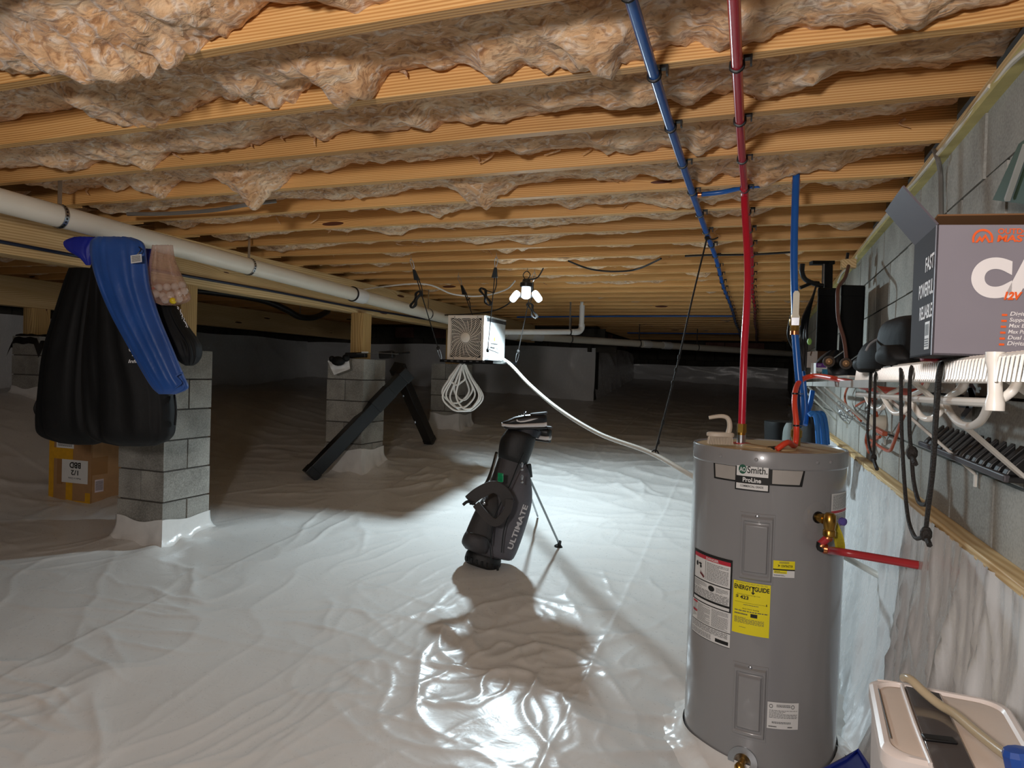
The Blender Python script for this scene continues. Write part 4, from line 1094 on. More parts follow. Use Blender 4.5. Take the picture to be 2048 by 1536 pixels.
for sx, sz in ((-.10, 1), (.10, 1), (-.10, -1), (.10, -1)):
    obj('screw', G().cyl((cx + sx, fy - .002, cz + sz * (UH / 2 - .009)), (cx + sx, fy + .004, cz + sz * (UH / 2 - .009)), .005, 8), STEEL, AC)
# side notice in the outline of a house
sfn = plane_fn((ux - .002, uy + .04, uz), Vector((0, UD - .06, 0)), Vector((0, 0, UH)))
ws = obj('house_sign', G().add([sfn(*p, .002) for p in ((.17, .27), (.70, .20), (.70, .46), (.46, .66), (.17, .48))], [(0, 1, 2, 3, 4)]), PAPER, AC)
g = G(); e = [(.17, .27), (.70, .20), (.70, .46), (.46, .66), (.17, .48), (.17, .27)]
for a, b in zip(e, e[1:]): g.bar(sfn(*a, .003), sfn(*b, .003), .002, .004)
obj('sign_outline', g, GREYINK, ws, kind='stuff')
obj('flame_mark', G().add([sfn(*p, .004) for p in ((.42, .47), (.50, .46), (.51, .52), (.46, .58), (.42, .53))], [(0, 1, 2, 3, 4)]), mat('sign_orange', '#c8702a', .5), ws)
g = G(); print_lines(g, sfn, .28, .62, .37, .43, 1, off=.004, seed=3); print_lines(g, sfn, .25, .50, .27, .34, 1, off=.004, seed=5); obj('fine_print', g, INK, ws, kind='stuff'); text('lettering', '150', sfn, .53, .66, .265, .335, INK, ws, .004, .02)
for v, z in ((.08, .92), (.92, .92), (.06, .06), (.9, .06)):
    p = sfn(v, z, 0); obj('screw', G().cyl(p, p + Vector((.004, 0, 0)), .005, 8), STEEL, AC)
# tray that carries it
TR = thing('hanging_tray', 'black perforated metal tray under the white fan unit, hung on four cords', 'tray', (cx, uy + UD / 2, uz - .02))
tx0, tx1, ty0, ty1 = ux - UW - .05, ux + .10, uy - .03, uy + UD + .03
obj('tray_plate', G().box(((tx0 + tx1) / 2, (ty0 + ty1) / 2, uz - .008), (tx1 - tx0, ty1 - ty0, .008)), BLACKM, TR, ang=0)
for (a, b) in (((tx0, ty0), (tx1, ty0)), ((tx1, ty0), (tx1, ty1)), ((tx1, ty1), (tx0, ty1)), ((tx0, ty1), (tx0, ty0))):
    obj('tray_lip', G().bar((a[0], a[1], uz - .014), (b[0], b[1], uz - .014), .006, .022), BLACKM, TR, ang=0)
g = G()
for k in range(7): g.box((tx0 + .05 + k * .055, ty0 - .0035, uz - .014), (.022, .002, .008))
obj('tray_slots', g, STEEL, TR, kind='stuff')
def carabiner(p, q, par):
    p, q = Vector(p), Vector(q); d = q - p; s = Vector((1, 0, 0)) * .011
    obj('carabiner', G().tube([p, p + d * .2 + s, p + d * .8 + s * .7, q, p + d * .8 - s * .7, p + d * .2 - s], .0026, 6, sub=5, loop=True), STEEL, par)
hooks = [((822, 516), (tx0 + .01, ty0), 'front left', 'left of the grille'), ((993, 512), (ux + .012, ty0 + .09), 'front right', 'crossing the house sign'),
         ((917, 550), (tx0 + .2, ty1), 'back left', 'hidden below its top'), ((1069, 543), (tx1 - .005, ty1), 'back right', 'beside the lit lamp')]
for k, ((px, py), (x, y), nm, wh_) in enumerate(hooks):
    h = on_z(px, py, JB - .005); low = Vector((x, y, uz))
    t = thing('hanger_cord', 'black hanger cord at the %s of the fan unit, %s' % (nm, wh_), 'cord', low, 'hanger cords of the fan unit')
    d = (low - h).normalized()
    obj('screw_eye', G().tube([h + Vector((0, 0, .02)), h, h + Vector((.006, 0, -.008)), h + Vector((0, 0, -.016)), h + Vector((-.006, 0, -.008)), h + Vector((0, 0, -.002))], .0018, 6, sub=3), STEEL, t)
    c1_ = h + Vector((0, 0, -.012)); c2_ = c1_ + d * .075; carabiner(c1_, c2_, t)
    r1 = c2_ + d * .005; r2 = c2_ + d * .09
    sd = Vector((.022, 0, 0))
    obj('ratchet', G().hexa([r1 - sd * .4 - Vector((0, .01, 0)), r1 + sd * .4 - Vector((0, .01, 0)), r1 + sd * .4 + Vector((0, .01, 0)), r1 - sd * .4 + Vector((0, .01, 0)), r2 - sd - Vector((0, .012, 0)), r2 + sd - Vector((0, .012, 0)), r2 + sd + Vector((0, .012, 0)), r2 - sd + Vector((0, .012, 0))]), BLACK, t, bevel=.003)
    e_ = low + (h - low).normalized() * .10
    obj('cord', G().tube([r2 - d * .01, r2.lerp(e_, .5), e_], .0042, 6), ROPE, t)
    obj('cord', G().tube([r2 - d * .01 + sd * .6, r2 + d * .06 + sd * .9, r2 + d * .13 + sd * .3], .0042, 6, sub=4), ROPE, t)
    obj('knot', G().ball(e_, .014, 10, (1, 1, 1.3)), ROPE, t); carabiner(e_ - (h - low).normalized() * .01, low, t)
    if k != 2:
        bc = r2 + d * .16 + Vector((-.055 if k < 2 else .05, -.01, .0)); sl = Vector((.5 if k == 0 else -.5, 0, 1)).normalized()
        g = G()
        for j in range(5):
            o = Vector((0, (j - 2) * .006, 0)); w = Vector((.012 + .004 * (j % 3), 0, 0))
            g.tube([bc + sl * -.075 + o, bc + w * 1.4 + sl * -.05 + o, bc + w * .4 + o, bc + w * 1.5 + sl * .05 + o, bc + sl * .07 + o, bc - w * 1.5 + sl * .05 + o, bc - w * .4 + o, bc - w * 1.4 + sl * -.05 + o], .0042, 6, sub=4, loop=True)
        g.tube([bc + sl * .06, r2 + d * .13 + sd * .3], .004, 6)
        obj('cord_bundle', g, ROPE, t, kind='stuff')
    else:
        obj('cord_bundle', G().tube([r2 + d * .01, r2 + d * .05 + sd * .5, r2 + d * .03 + sd * 1.6], .006, 6, sub=3), ROPE, t)
# coiled white cord under the tray
cc = thing('coiled_cord', 'white cord coiled in long loops, hanging under the fan unit', 'cord', at(925, 825, 5.5))
ZO = .36
for (xl, xr, yb, zz, yt) in ((885, 962, 822, 5.12, 728), (892, 950, 815, 5.16, 730), (900, 966, 822, 5.18, 732), (908, 945, 800, 5.20, 728), (884, 938, 806, 5.22, 730), (912, 958, 818, 5.10, 730), (898, 930, 770, 5.14, 729)):
    zz += ZO; xt = 924 + (xl + xr - 1846) * .12
    obj('cord_loop', G().tube([at(xt - 3, yt, zz), at(xl + (xt - xl) * .45, yt + (yb - yt) * .32, zz), at(xl, yt + (yb - yt) * .70, zz), at((xl * 3 + xr) / 4, yb - 4, zz - .01), at((xl + xr) / 2, yb, zz - .02), at((xl + 3 * xr) / 4, yb - 5, zz), at(xr, yt + (yb - yt) * .68, zz + .01), at(xr - (xr - xt) * .5, yt + (yb - yt) * .3, zz), at(xt + 4, yt, zz)], .0075, 8, sub=7), WHITEC, cc)
# condensate hose from the unit down to the wall behind the heater
HOSE = mat('translucent_hose', '#dcdcd4', .3, var=.05, spec=.6)
hp_ = [at(1002, 716, 5.72), at(1022, 730, 5.55), at(1060, 770, 5.2), at(1120, 820, 4.6), at(1200, 868, 4.15), at(1300, 905, 3.75), at(1390, 955, 3.4), at(1500, 1010, 3.22), at(1620, 1075, 3.12), at(1705, 1122, 3.0), at(1765, 1155, 2.85), at(1832, 1188, 2.62)]
obj('drain_hose', G().tube(hp_, .0135, 12, sub=8), HOSE, label='pale drain hose sloping from the fan unit down behind the water heater to the wall', cat='hose')
# rope that holds the hose up
rt, rb = bpf(3.95) + Vector((0, 0, -.02)), at(1310, 906, 3.72)
rh = thing('hose_rope', 'thin black rope from the blue pipe down to the drain hose', 'rope', rb)
obj('rope', G().tube([rt, rt.lerp(rb, .3), rt.lerp(rb, .6) + Vector((.006, 0, 0)), rb], .0048, 7, sub=4), ROPE, rh)
for t in (.56, .62, .68, .86, .95): obj('knot', G().ball(rt.lerp(rb, t) + Vector((.004, 0, 0)), .0085, 8, (1, 1, 1.8)), ROPE, rh)
obj('top_knot', G().ball(rt, .015, 8).tube([rt, rt + Vector((.03, 0, -.01)), rt + Vector((.06, 0, 0))], .004, 6, sub=3), ROPE, rh)
obj('hose_loop', G().tube([rb + Vector((0, 0, .018)), rb + Vector((.018, 0, 0)), rb + Vector((0, 0, -.018)), rb + Vector((-.018, 0, 0))], .0045, 6, sub=4, loop=True), ROPE, rh)

# ================================================================== WORK LIGHT
lc = at(1052, 590, 5.42)
wl = thing('work_light', 'lit white work light with three glowing panels hanging by the fan unit', 'lamp', lc)
def glow(name, c, e):
    m, nt, b = new_mat(name); em = N(nt, 'ShaderNodeEmission'); em.inputs[0].default_value = c; em.inputs[1].default_value = e
    L(nt, em.outputs[0], nt.nodes['Material Output'].inputs[0]); return m
GL = glow('lamp_glow', (.80, .93, 1.0, 1), WORK_LAMP)
obj('socket_cap', G().lathe([(.03, .0), (.034, -.02), (.05, -.03), (.05, -.06), (.036, -.065)], lc + Vector((0, 0, .125)), n=24), BLACK, wl)
obj('centre_panel', G().lathe([(.034, .06), (.036, .055), (.036, -.02), (.02, -.03), (.001, -.032)], lc, n=24), GL, wl)
for s in (-1, 1):
    d = (RGT * s).normalized(); c = lc + d * .088 + Vector((0, 0, -.012)); tl_ = Vector((0, 0, 1)) * .8 - d * .6; tl_.normalize(); sd = d * .8 + Vector((0, 0, .6)); sd.normalize()
    fn_ = Vector((0, -.5, -.5)).normalized()
    pr = []
    for k in range(16):
        a = 2 * PI * k / 16; pr.append(c + tl_ * (.05 * math.copysign(abs(math.cos(a)) ** .6, math.cos(a))) + sd * (.028 * math.copysign(abs(math.sin(a)) ** .6, math.sin(a))))
    w = obj('wing_panel', G().prism([p - FWD * .012 for p in pr], FWD * .01), GL, wl)
    obj('wing_back', G().prism([p + FWD * .0 for p in pr], FWD * .014), mat('lamp_grey', '#55585a', .4), wl)
    obj('wing_arm', G().bar(lc + d * .03 + Vector((0, 0, -.01)), c, .012, .02), mat('lamp_grey', '#55585a', .4), wl)
area = bpy.data.lights.new('work_light_beam', 'SPOT'); area.spot_size = math.radians(166); area.spot_blend = .5; area.shadow_soft_size = .05; area.energy = 140.0; area.color = (.72, .90, 1.0)
ao = bpy.data.objects.new('work_light_beam', area); COL.objects.link(ao); ao.location = lc + Vector((0, 0, -.062))
ao.rotation_euler = (Vector((.26, -.22, -.92))).to_track_quat('-Z', 'Y').to_euler()
hk = on_z(1069, 540, JB)
obj('cage_bracket', G().tube([lc + Vector((0, 0, .12)), lc + Vector((.03, 0, .16)), lc + Vector((0, 0, .19)), lc + Vector((-.03, 0, .16))], .004, 6, sub=3, loop=True), BLACK, wl)
obj('lamp_hook', G().tube([lc + Vector((0, 0, .19)), lc + Vector((.01, .02, .24)), Vector((lc.x, lc.y + .03, JB + .01))], .003, 6, sub=3), STEEL, wl)
obj('lamp_cord', G().tube([lc + Vector((0, 0, .125)), at(1075, 555, 5.5), at(1090, 530, 5.45), at(1100, 521, 5.4)], .006, 8, sub=6), BLACK, label='black cord rising from the work light to the joists', cat='cord')
obj('lamp_cord', G().tube([at(1028, 598, 5.55), at(1010, 612, 5.7), at(985, 622, 5.9), at(940, 628, 6.2), at(890, 630, 6.8)], .006, 8, sub=6), BLACK, label='black cord drooping from the work light behind the fan unit', cat='cord')

# ================================================================== BLACK A-FRAME BEAMS
bl = on_ground(622, 958); s0 = bl + Vector((.0, .0, .05)); s1 = at(808, 752, 6.62)
blk = thing('leaning_post', 'long square black post leaning against the middle block pier', 'post', bl)
dv = (s1 - s0).normalized()
obj('post_tube', G().bar(s0 - dv * .02, s1, .125, .125), BLACKM, blk, ang=0, bevel=.006)
obj('end_cap', G().bar(s0 - dv * .03, s0 + dv * .05, .134, .134), BLACK, blk, ang=0, bevel=.006)
obj('end_cap', G().bar(s1 - dv * .04, s1 + dv * .05, .138, .138), BLACK, blk, ang=0, bevel=.006)
obj('sleeve', G().bar(s0.lerp(s1, .66), s0.lerp(s1, .84), .131, .131), BLACK, blk, ang=0, bevel=.004)
br_ = on_ground(862, 891); q0 = br_ + Vector((-.02, 0, .06)); q1 = at(798, 742, 6.85)
bk2 = thing('leaning_post', 'shorter square black post propped up behind the long one, right of the pier', 'post', br_)
dv = (q1 - q0).normalized()
obj('post_tube', G().bar(q0, q1, .105, .105, (0, 1, 0)), BLACKM, bk2, ang=0, bevel=.006)
obj('end_cap', G().bar(q0 - dv * .03, q0 + dv * .04, .112, .112, (0, 1, 0)), BLACK, bk2, ang=0, bevel=.005)
obj('end_cap', G().bar(q1 - dv * .02, q1 + dv * .06, .125, .125, (0, 1, 0)), BLACK, bk2, ang=0, bevel=.005)
for t in (.30, .68):
    p = q0.lerp(q1, t) - RGT * .06; obj('bolt', G().cyl(p - UPV * .02 - FWD * .05, p + UPV * .035 - FWD * .05, .011, 10), STEEL, bk2)
# black gear on the middle pier
gz = 1.768; gp = lambda px, py: on_y(px, py, p2.y + .1)
gear = thing('gear_bundle', 'tangle of black plastic gear with a white label lying on top of the middle pier', 'gear', (p2.x - .2, p2.y + .1, gz))
q = gp(715, 710)
obj('black_body', G().bar((q.x - .10, p2.y + .06, gz + .025), (q.x + .10, p2.y + .1, gz + .035), .07, .05), BLACK, gear, bevel=.008)
obj('black_block', G().bar((q.x + .19, p2.y + .2, gz + .035), (q.x + .33, p2.y + .22, gz + .05), .08, .07), BLACK, gear, bevel=.008)
obj('black_arm', G().bar((q.x + .30, p2.y + .2, gz + .05), (q.x + .50, p2.y + .22, gz + .07), .02, .018), BLACK, gear, bevel=.004)
obj('grey_rod', G().tube([(q.x + .0, p2.y + .05, gz + .04), (q.x + .25, p2.y + .06, gz + .055), (q.x + .46, p2.y + .08, gz + .048)], .003, 6), STEEL, gear)
obj('white_sleeve', G().bar((q.x + .07, p2.y + .06, gz + .058), (q.x + .13, p2.y + .08, gz + .060), .03, .012), PAPER, gear, bevel=.004)
def shd(u, v): 
    P0, P1, P2, P3 = at(655, 722, 6.28), at(697, 710, 6.24), at(700, 738, 6.22), at(668, 750, 6.24)
    p = (P0 * (1 - u) + P1 * u) * (1 - v) + (P3 * (1 - u) + P2 * u) * v
    return p + FWD * (.02 * float(pnoise(u * 3, v * 3, 5)))
gw = obj('white_sheet', G().grid(12, 12, shd), PAPER, label='torn piece of white plastic draped over the corner of the middle pier', cat='plastic sheet', ang=180)
gw2 = obj('black_glove', G().ball(at(676, 722, 6.2), .055, 14, (1.3, .7, .8)).ball(at(692, 716, 6.21), .035, 12).ball(at(664, 718, 6.22), .03, 10), CLOTH, label='small black cloth bundle on the torn white plastic on the pier', cat='cloth', ang=180)

# ================================================================== GOLF BAG WITH SHOES
g0 = on_ground(962, 1132); g0.z += .0
gt = at(1040, 872, 4.42); axg = (gt - g0).normalized(); glen = (gt - g0).length
gside = RGT - axg * RGT.dot(axg); gside.normalize(); gfr = axg.cross(gside); 
if gfr.dot(FWD) > 0: gfr = -gfr            # towards the viewer
GB = thing('golf_bag', 'dark grey stand golf bag with ULTIMATE lettering and shoes on top', 'golf bag', g0)
CH = mat('charcoal_fabric', '#403d3f', .6, var=.1, vs=14, bump=.15, bs=90); CH2 = mat('grey_fabric', '#5a5960', .6, var=.08, vs=14, bump=.15, bs=90)
DK = mat('dark_brown_fabric', '#383433', .65, var=.12, vs=14, bump=.15, bs=90); BK = mat('bag_black', '#0f0f10', .55, var=.2, bump=.15, bs=60)
def gp_(t, s, f=0): return g0 + axg * (glen * t) + gside * s + gfr * f
def gring(t, l, r, th, f=0.0, n=28, e=.75):
    c = (l + r) / 2; w = (r - l) / 2
    return [gp_(t, c + w * math.copysign(abs(math.cos(2 * PI * k / n)) ** e, math.cos(2 * PI * k / n)), f + th * math.copysign(abs(math.sin(2 * PI * k / n)) ** e, math.sin(2 * PI * k / n))) for k in range(n)]
def gloft(rows, n=28, nr=24, f=0.0):
    return G().loft([gring(*interp(rows, i / nr)[:4], f, n) for i in range(nr + 1)])
obj('base_boot', gloft([(0.0, -.10, .11, .085), (.02, -.115, .12, .10), (.07, -.115, .115, .10), (.09, -.105, .11, .095)], nr=8), BK, GB)
g = G()
for k in range(7):
    p = gp_(.035, -.10 + k * .034, .10 - .004 * abs(k - 3)); g.box(p, (.012, .012, .03))
obj('boot_ribs', g, BLACK, GB, kind='stuff')
obj('bag_body', gloft([(.085, -.10, .105, .09), (.3, -.105, .10, .095), (.6, -.10, .095, .095), (.85, -.09, .09, .09)]), CH, GB, ang=180)
obj('side_pocket', gloft([(.10, .0, .145, .06), (.13, -.01, .185, .085), (.30, -.01, .20, .10), (.5, .0, .20, .10), (.62, .01, .18, .09), (.75, .03, .13, .06), (.82, .05, .09, .03)], f=.025), CH2, GB, ang=180)
obj('front_pocket', gloft([(.10, -.13, .0, .07), (.14, -.155, .02, .10), (.26, -.15, .02, .11), (.42, -.13, .01, .10), (.52, -.10, -.01, .06), (.56, -.08, -.03, .02)], f=.045), DK, GB, ang=180)
obj('lower_pocket', gloft([(.105, -.13, .01, .05), (.14, -.16, .015, .09), (.21, -.155, .005, .09), (.245, -.13, -.02, .05)], f=.075), CH, GB, ang=180)
obj('top_cuff', gloft([(.80, -.095, .095, .095), (.84, -.105, .10, .105), (.93, -.115, .105, .11), (1.0, -.10, .105, .105), (1.03, -.085, .10, .09)]), BK, GB, ang=180)
obj('top_divider', G().loft([gring(1.02, -.06, .12, .085, 0), gring(1.07, -.045, .135, .08, 0), gring(1.08, -.02, .12, .06, 0)]), mat('navy_rim', '#23262f', .4), GB)
A0, A1 = at(1018, 1100, 4.10), at(1050, 1012, 4.12)
upv = (A1 - A0).cross(FWD).normalized() * -.032
if upv.dot(RGT) > 0: upv = -upv
fU = plane_fn(A0 + RGT * .02, A1 - A0, upv); 
obj('lettering', text_g(G(), 'ULTIMATE', fU, 0, 1, 0, 1, 0, .03, 0), mat('bag_white', '#c9c9cc', .5), GB)
# zips, pulls and piping
def on_bag(px, py, z=4.12): return at(px, py, z)
for pts, nm in (([(983, 1090), (986, 1050), (1000, 1010), (1020, 970), (1036, 930), (1048, 905)], 'zip'), ([(1003, 1105), (1008, 1060), (1022, 1020)], 'zip'), ([(982, 1120), (980, 1095), (972, 1075), (940, 1066)], 'piping')):
    obj(nm, G().tube([on_bag(x, y, 4.14) for x, y in pts], .004, 6, sub=5), BLACK, GB)
for px, py in ((1044, 935), (1044, 960), (968, 1003)):
    p = on_bag(px, py, 4.13); obj('zip_pull', G().tube([p, p + UPV * .022 + RGT * .005, p + UPV * .03, p + UPV * .02 - RGT * .005], .0028, 6, sub=4, loop=True).ball(p - UPV * .012, .009, 8), STEEL, GB)
# shoulder strap arc and its pad
sp = [on_bag(993, 905, 4.25), on_bag(985, 935, 4.18), on_bag(973, 965, 4.12), on_bag(955, 985, 4.08), on_bag(938, 1000, 4.07)]
obj('strap', G().tube(sp, .010, 8, sub=5), BK, GB)
def ribbon(pts, w, th, name, m):
    P = smooth_path([Vector(p) for p in pts], 8); rings = []
    for i, p in enumerate(P):
        d = (P[min(i + 1, len(P) - 1)] - P[max(i - 1, 0)]).normalized(); s = d.cross(FWD).normalized() * w / 2; f = FWD * th / 2
        rings.append([p - s - f, p + s - f, p + s + f, p - s + f])
    return obj(name, G().loft(rings), m, GB, ang=50, bevel=.004)
ribbon([on_bag(938, 1002, 4.06), on_bag(958, 986, 4.045), on_bag(986, 974, 4.04), on_bag(1006, 984, 4.045), on_bag(1018, 1008, 4.06)], .072, .022, 'strap_pad', DK)
ribbon([on_bag(1019, 998, 4.05), on_bag(1014, 1022, 4.045), on_bag(992, 1045, 4.04), on_bag(970, 1030, 4.045), on_bag(952, 1008, 4.06)], .046, .020, 'strap_pad', DK)
obj('strap_end', G().tube([on_bag(950, 1008, 4.06), on_bag(936, 1003, 4.04), on_bag(926, 1010, 4.03)], .009, 6, sub=4), BK, GB)
obj('strap_buckle', G().box(on_bag(944, 1006, 4.05), (.03, .015, .022)), BLACK, GB, bevel=.004)
obj('club_shaft', G().tube([on_bag(994, 908, 4.20), on_bag(980, 962, 4.12)], .004, 6), STEEL, GB)
GN = mat('reflection_green', '#1f9a62', .2, var=.2, vs=40)
obj('green_reflection', G().box(on_bag(1001, 955, 4.11), (.036, .012, .055)), GN, GB, bevel=.004)  # green reflection on the bag, put in as a small coloured box
# stand legs
lf_ = on_ground(1117, 1094); lt = on_bag(1056, 950, 4.36)
obj('stand_leg', G().tube([lt, lf_ + Vector((0, 0, .03))], .0075, 10), mat('leg_grey', '#8d9396', .3, .7), GB)
obj('leg_hinge', G().bar(on_bag(1057, 928, 4.35), on_bag(1060, 955, 4.36), .022, .03), BLACK, GB, bevel=.004)
obj('leg_foot', G().lathe([(.011, .045), (.013, .02), (.030, .006), (.032, .0), (.02, -.004)], lf_, (.2, .1, 1), 14), BLACK, GB)
lf2 = lf_ + Vector((.10, .42, .04)); obj('stand_leg', G().tube([lt + Vector((-.06, .06, 0)), on_ground(1075, 1040) + Vector((0, 0, .03))], .0075, 10), mat('leg_grey', '#8d9396', .3, .7), GB)
# shoes
def shoe(name, c, d, label, flip=1, sc=1.0):
    d = d.normalized(); z = Vector((0, 0, 1)); s = d.cross(z).normalized(); z = s.cross(d)
    t = thing(name, label, 'shoe', c, 'golf shoes on the bag')
    P = lambda x, y, h: c + d * (x * sc) + s * (y * sc) + z * (h * sc)
    SW = mat('shoe_white', '#d9d4d2', .45, var=.03); SB = mat('shoe_black', '#111113', .4, var=.15)
    sole, upper = [], []
    W_ = [(-.14, .026), (-.12, .036), (-.06, .037), (0, .034), (.06, .043), (.10, .044), (.135, .030), (.15, .012)]
    def ringx(x, w, h0, h1, n=16, p=.7): return [P(x, w * math.copysign(abs(math.cos(a)) ** p, math.cos(a)), (h0 + h1) / 2 + (h1 - h0) / 2 * math.copysign(abs(math.sin(a)) ** p, math.sin(a))) for a in [2 * PI * k / n for k in range(n)]]
    for x, w in W_: 
        h0 = .012 * max(0, (x - .08) / .07) if x > .08 else .004 * (x < -.12)
        sole.append(ringx(x, w + .003, h0, h0 + .034 - .010 * (x + .14) / .29))
    obj('sole', G().loft(sole), SW, t, ang=60)
    so = [ringx(x, w, h0 - .012, h0 + .006) for x, w, h0 in [(x, w - .002, .012 * max(0, (x - .08) / .07)) for x, w in W_[:-1]]]
    obj('outsole', G().loft(so), SB, t, ang=60)
    tops = [.075, .088, .085, .082, .072, .055, .042, .034]
    for (x, w), h in zip(W_, tops): upper.append(ringx(x, w * .97, .018, h, 16, .85))
    obj('upper', G().loft(upper), SB, t, ang=70)
    obj('collar', G().tube([P(-.12 + .05 * math.cos(a) + .03, .026 * math.sin(a), .088 - .004 * math.cos(a)) for a in [2 * PI * k / 10 for k in range(10)]], .007 * sc, 8, sub=3, loop=True), mat('shoe_grey', '#3a3a3c', .6), t)
    g = G()
    for k in range(5):
        x = .0 + k * .018; h = .084 - k * .006
        g.tube([P(x, -.02, h - .008), P(x + .003, 0, h + .004), P(x, .02, h - .008)], .0025 * sc, 6, sub=3)
    g.tube([P(0, 0, .09), P(-.01, .025, .10), P(.005, .04, .085)], .0022 * sc, 5, sub=4); g.tube([P(0, 0, .09), P(.0, -.025, .108), P(.02, -.035, .085)], .0022 * sc, 5, sub=4)
    obj('laces', g, SB, t)
    for sd_ in (-1, 1):
        pts = [(-.085, .060), (-.04, .046), (.0, .038), (.03, .037), (.052, .043), (.056, .054), (.048, .056), (.045, .048), (.03, .045), (0, .048), (-.04, .056)]
        obj('side_mark', G().add([P(x, sd_ * (.0385 + .006 * max(0, x / .06)), h) for x, h in pts], [tuple(range(len(pts)))]), SW, t)
    return t
sh = at(1052, 862, 4.36)
shoe('golf_shoe', at(1050, 855, 4.36), -RGT + Vector((0, 0, -.02)), 'black and white golf shoe lying uppermost on the golf bag, toe to the left', sc=1.0)
shoe('golf_shoe', at(1062, 876, 4.46), -RGT * .8 + FWD * .35 + Vector((0, 0, .10)), 'second black and white golf shoe, half hidden under the upper one', sc=.95)
# ================================================================== WIRE SHELF AT THE RIGHT
LXs = .30; LZ = 1.722
sA, sB = on_x(1716, 755, LXs), on_x(1992, 735, LXs)
ya, yb = sB.y, sA.y            # near and far ends
WS = thing('wire_shelf', 'white wire shelf with hooks on the right block wall, carrying the pump box', 'shelf', (LXs, (ya + yb) / 2, LZ - .03))
def tubep(name, pts, r, par, sub=0, m=WHITEP, n=8): return obj(name, G().tube(pts, r, n, sub=sub), m, par)
tubep('lip_rail', [(LXs, ya - .25, LZ), (LXs, yb, LZ)], .0035, WS); tubep('lip_rail', [(LXs - .006, ya, LZ - .033), (LXs - .006, yb, LZ - .033)], .0035, WS)
tubep('back_rail', [(WX - .012, ya - .5, LZ), (WX - .012, yb, LZ)], .0035, WS)
tubep('middle_rail', [(.43, ya - .5, LZ - .004), (.43, yb, LZ - .004)], .003, WS)
g = G(); n = int((yb - ya + .3) / .0165)
for k in range(n):
    y = yb - k * .0165
    g.tube([(WX - .012, y, LZ + .003), (LXs + .004, y, LZ + .003), (LXs - .004, y, LZ - .002), (LXs - .008, y, LZ - .034)], .0022, 5)
obj('deck_wires', g, WHITEP, WS, kind='stuff')
tubep('hang_rail', [on_x(1715, 789, LXs), on_x(1860, 800, LXs), on_x(1990, 806, LXs)], .0065, WS)
def px_x(pts, x0, x1): return [on_x(px, py, x0 + (x1 - x0) * i / (len(pts) - 1)) for i, (px, py) in enumerate(pts)]
hk = [([(1933, 757), (1925, 778), (1900, 792), (1893, 806), (1902, 828), (1918, 846), (1940, 852), (1960, 843), (1972, 825), (1978, 806)], .36, .30),
      ([(1930, 758), (1917, 780), (1893, 797), (1886, 809), (1877, 828), (1859, 838), (1844, 834), (1831, 818), (1822, 798)], .36, .30),
      ([(1857, 760), (1848, 778), (1826, 789), (1818, 797), (1814, 813), (1804, 825), (1789, 826), (1777, 813), (1767, 795)], .36, .30),
      ([(1808, 760), (1798, 778), (1782, 786), (1774, 794), (1771, 806), (1764, 816), (1752, 818), (1740, 810), (1731, 791)], .36, .30),
      ([(2004, 736), (2017, 738), (2034, 760), (2026, 780), (2008, 795), (1992, 802)], .34, .30)]
for p, x0, x1 in hk: tubep('hook_rod', px_x(p, x0, x1), .0062, WS, 5, n=10)
# end connector
cc_ = [on_x(1990, y, LXs - .004) for y in (722, 745, 806)]
g = G()
conn = obj('end_connector', G().tube([cc_[0] + Vector((0, 0, .012)), cc_[0], cc_[0].lerp(cc_[2], .2), cc_[0].lerp(cc_[2], .8), cc_[2], cc_[2] - Vector((0, 0, .010))], lambda t: .0112 if t < .3 or t > .7 else .0085, 14), WHITEP, WS)
for c in cc_: obj('rivet', G().lathe([(.0085, -.018), (.0085, -.013), (.006, -.011), (.001, -.011)], c, (-.3, -.95, 0), 14), mat('cream_rivet', '#e8ddcc', .4), conn)
# struts down to the wall
def strut(p, q, tail, par, w=.016, m=WHITEP):
    obj('strut', G().bar(p, q, w, .008, (0, 0, 1)), m, par, ang=0, bevel=.002)
    if tail: obj('strut_foot', G().bar(q, q + Vector((0, 0, -tail)), .012, .006, (1, 0, 0)), m, par, ang=0)
strut(on_x(1737, 762, LXs + .01), on_x(1951, 948, WX - .006), .035, WS)
strut(on_x(1825, 762, LXs + .01), on_x(2075, 978, WX - .006), .035, WS)
strut(on_x(1992, 738, LXs + .01), on_x(2150, 850, .45), 0, WS)
# ---- ropes over the lip
def rope(name, pts, knots, label, r=.0036):
    P = [on_x(px, py, x) for px, py, x in pts]
    t = thing(name, label, 'rope', P[len(P) // 2], 'ropes hung over the wire shelf')
    obj('rope', G().tube(P, r, 8, sub=6), ROPE, t)
    for px, py, x, k in knots: obj('knot', G().ball(on_x(px, py, x), .009 * k, 10, (1, 1, 1.4)).tube([on_x(px, py, x), on_x(px + 3, py + 12, x), on_x(px + 7, py + 22, x)], .005, 6), ROPE, t)
rope('hanging_rope', [(1744, 738, .33), (1741, 750, .285), (1739, 800, .285), (1735, 860, .285), (1739, 895, .285), (1746, 912, .285), (1748, 895, .285), (1749, 830, .285), (1750, 770, .285), (1751, 750, .285), (1758, 738, .33)], [(1747, 916, .285, .9)], 'short black rope loop at the far left end of the shelf, ending in a knot')
rope('hanging_rope', [(1800, 730, .34), (1802, 745, .285), (1802, 800, .282), (1804, 880, .282), (1810, 980, .282), (1817, 1040, .282), (1829, 1073, .282), (1840, 1076, .282), (1850, 1066, .282), (1856, 1020, .282), (1866, 940, .282), (1871, 860, .282), (1876, 790, .282), (1881, 735, .282), (1892, 724, .32), (1915, 720, .36)], [(1852, 1068, .282, 1.1)], 'longest black rope loop over the shelf, its knot hanging lowest', .0038)
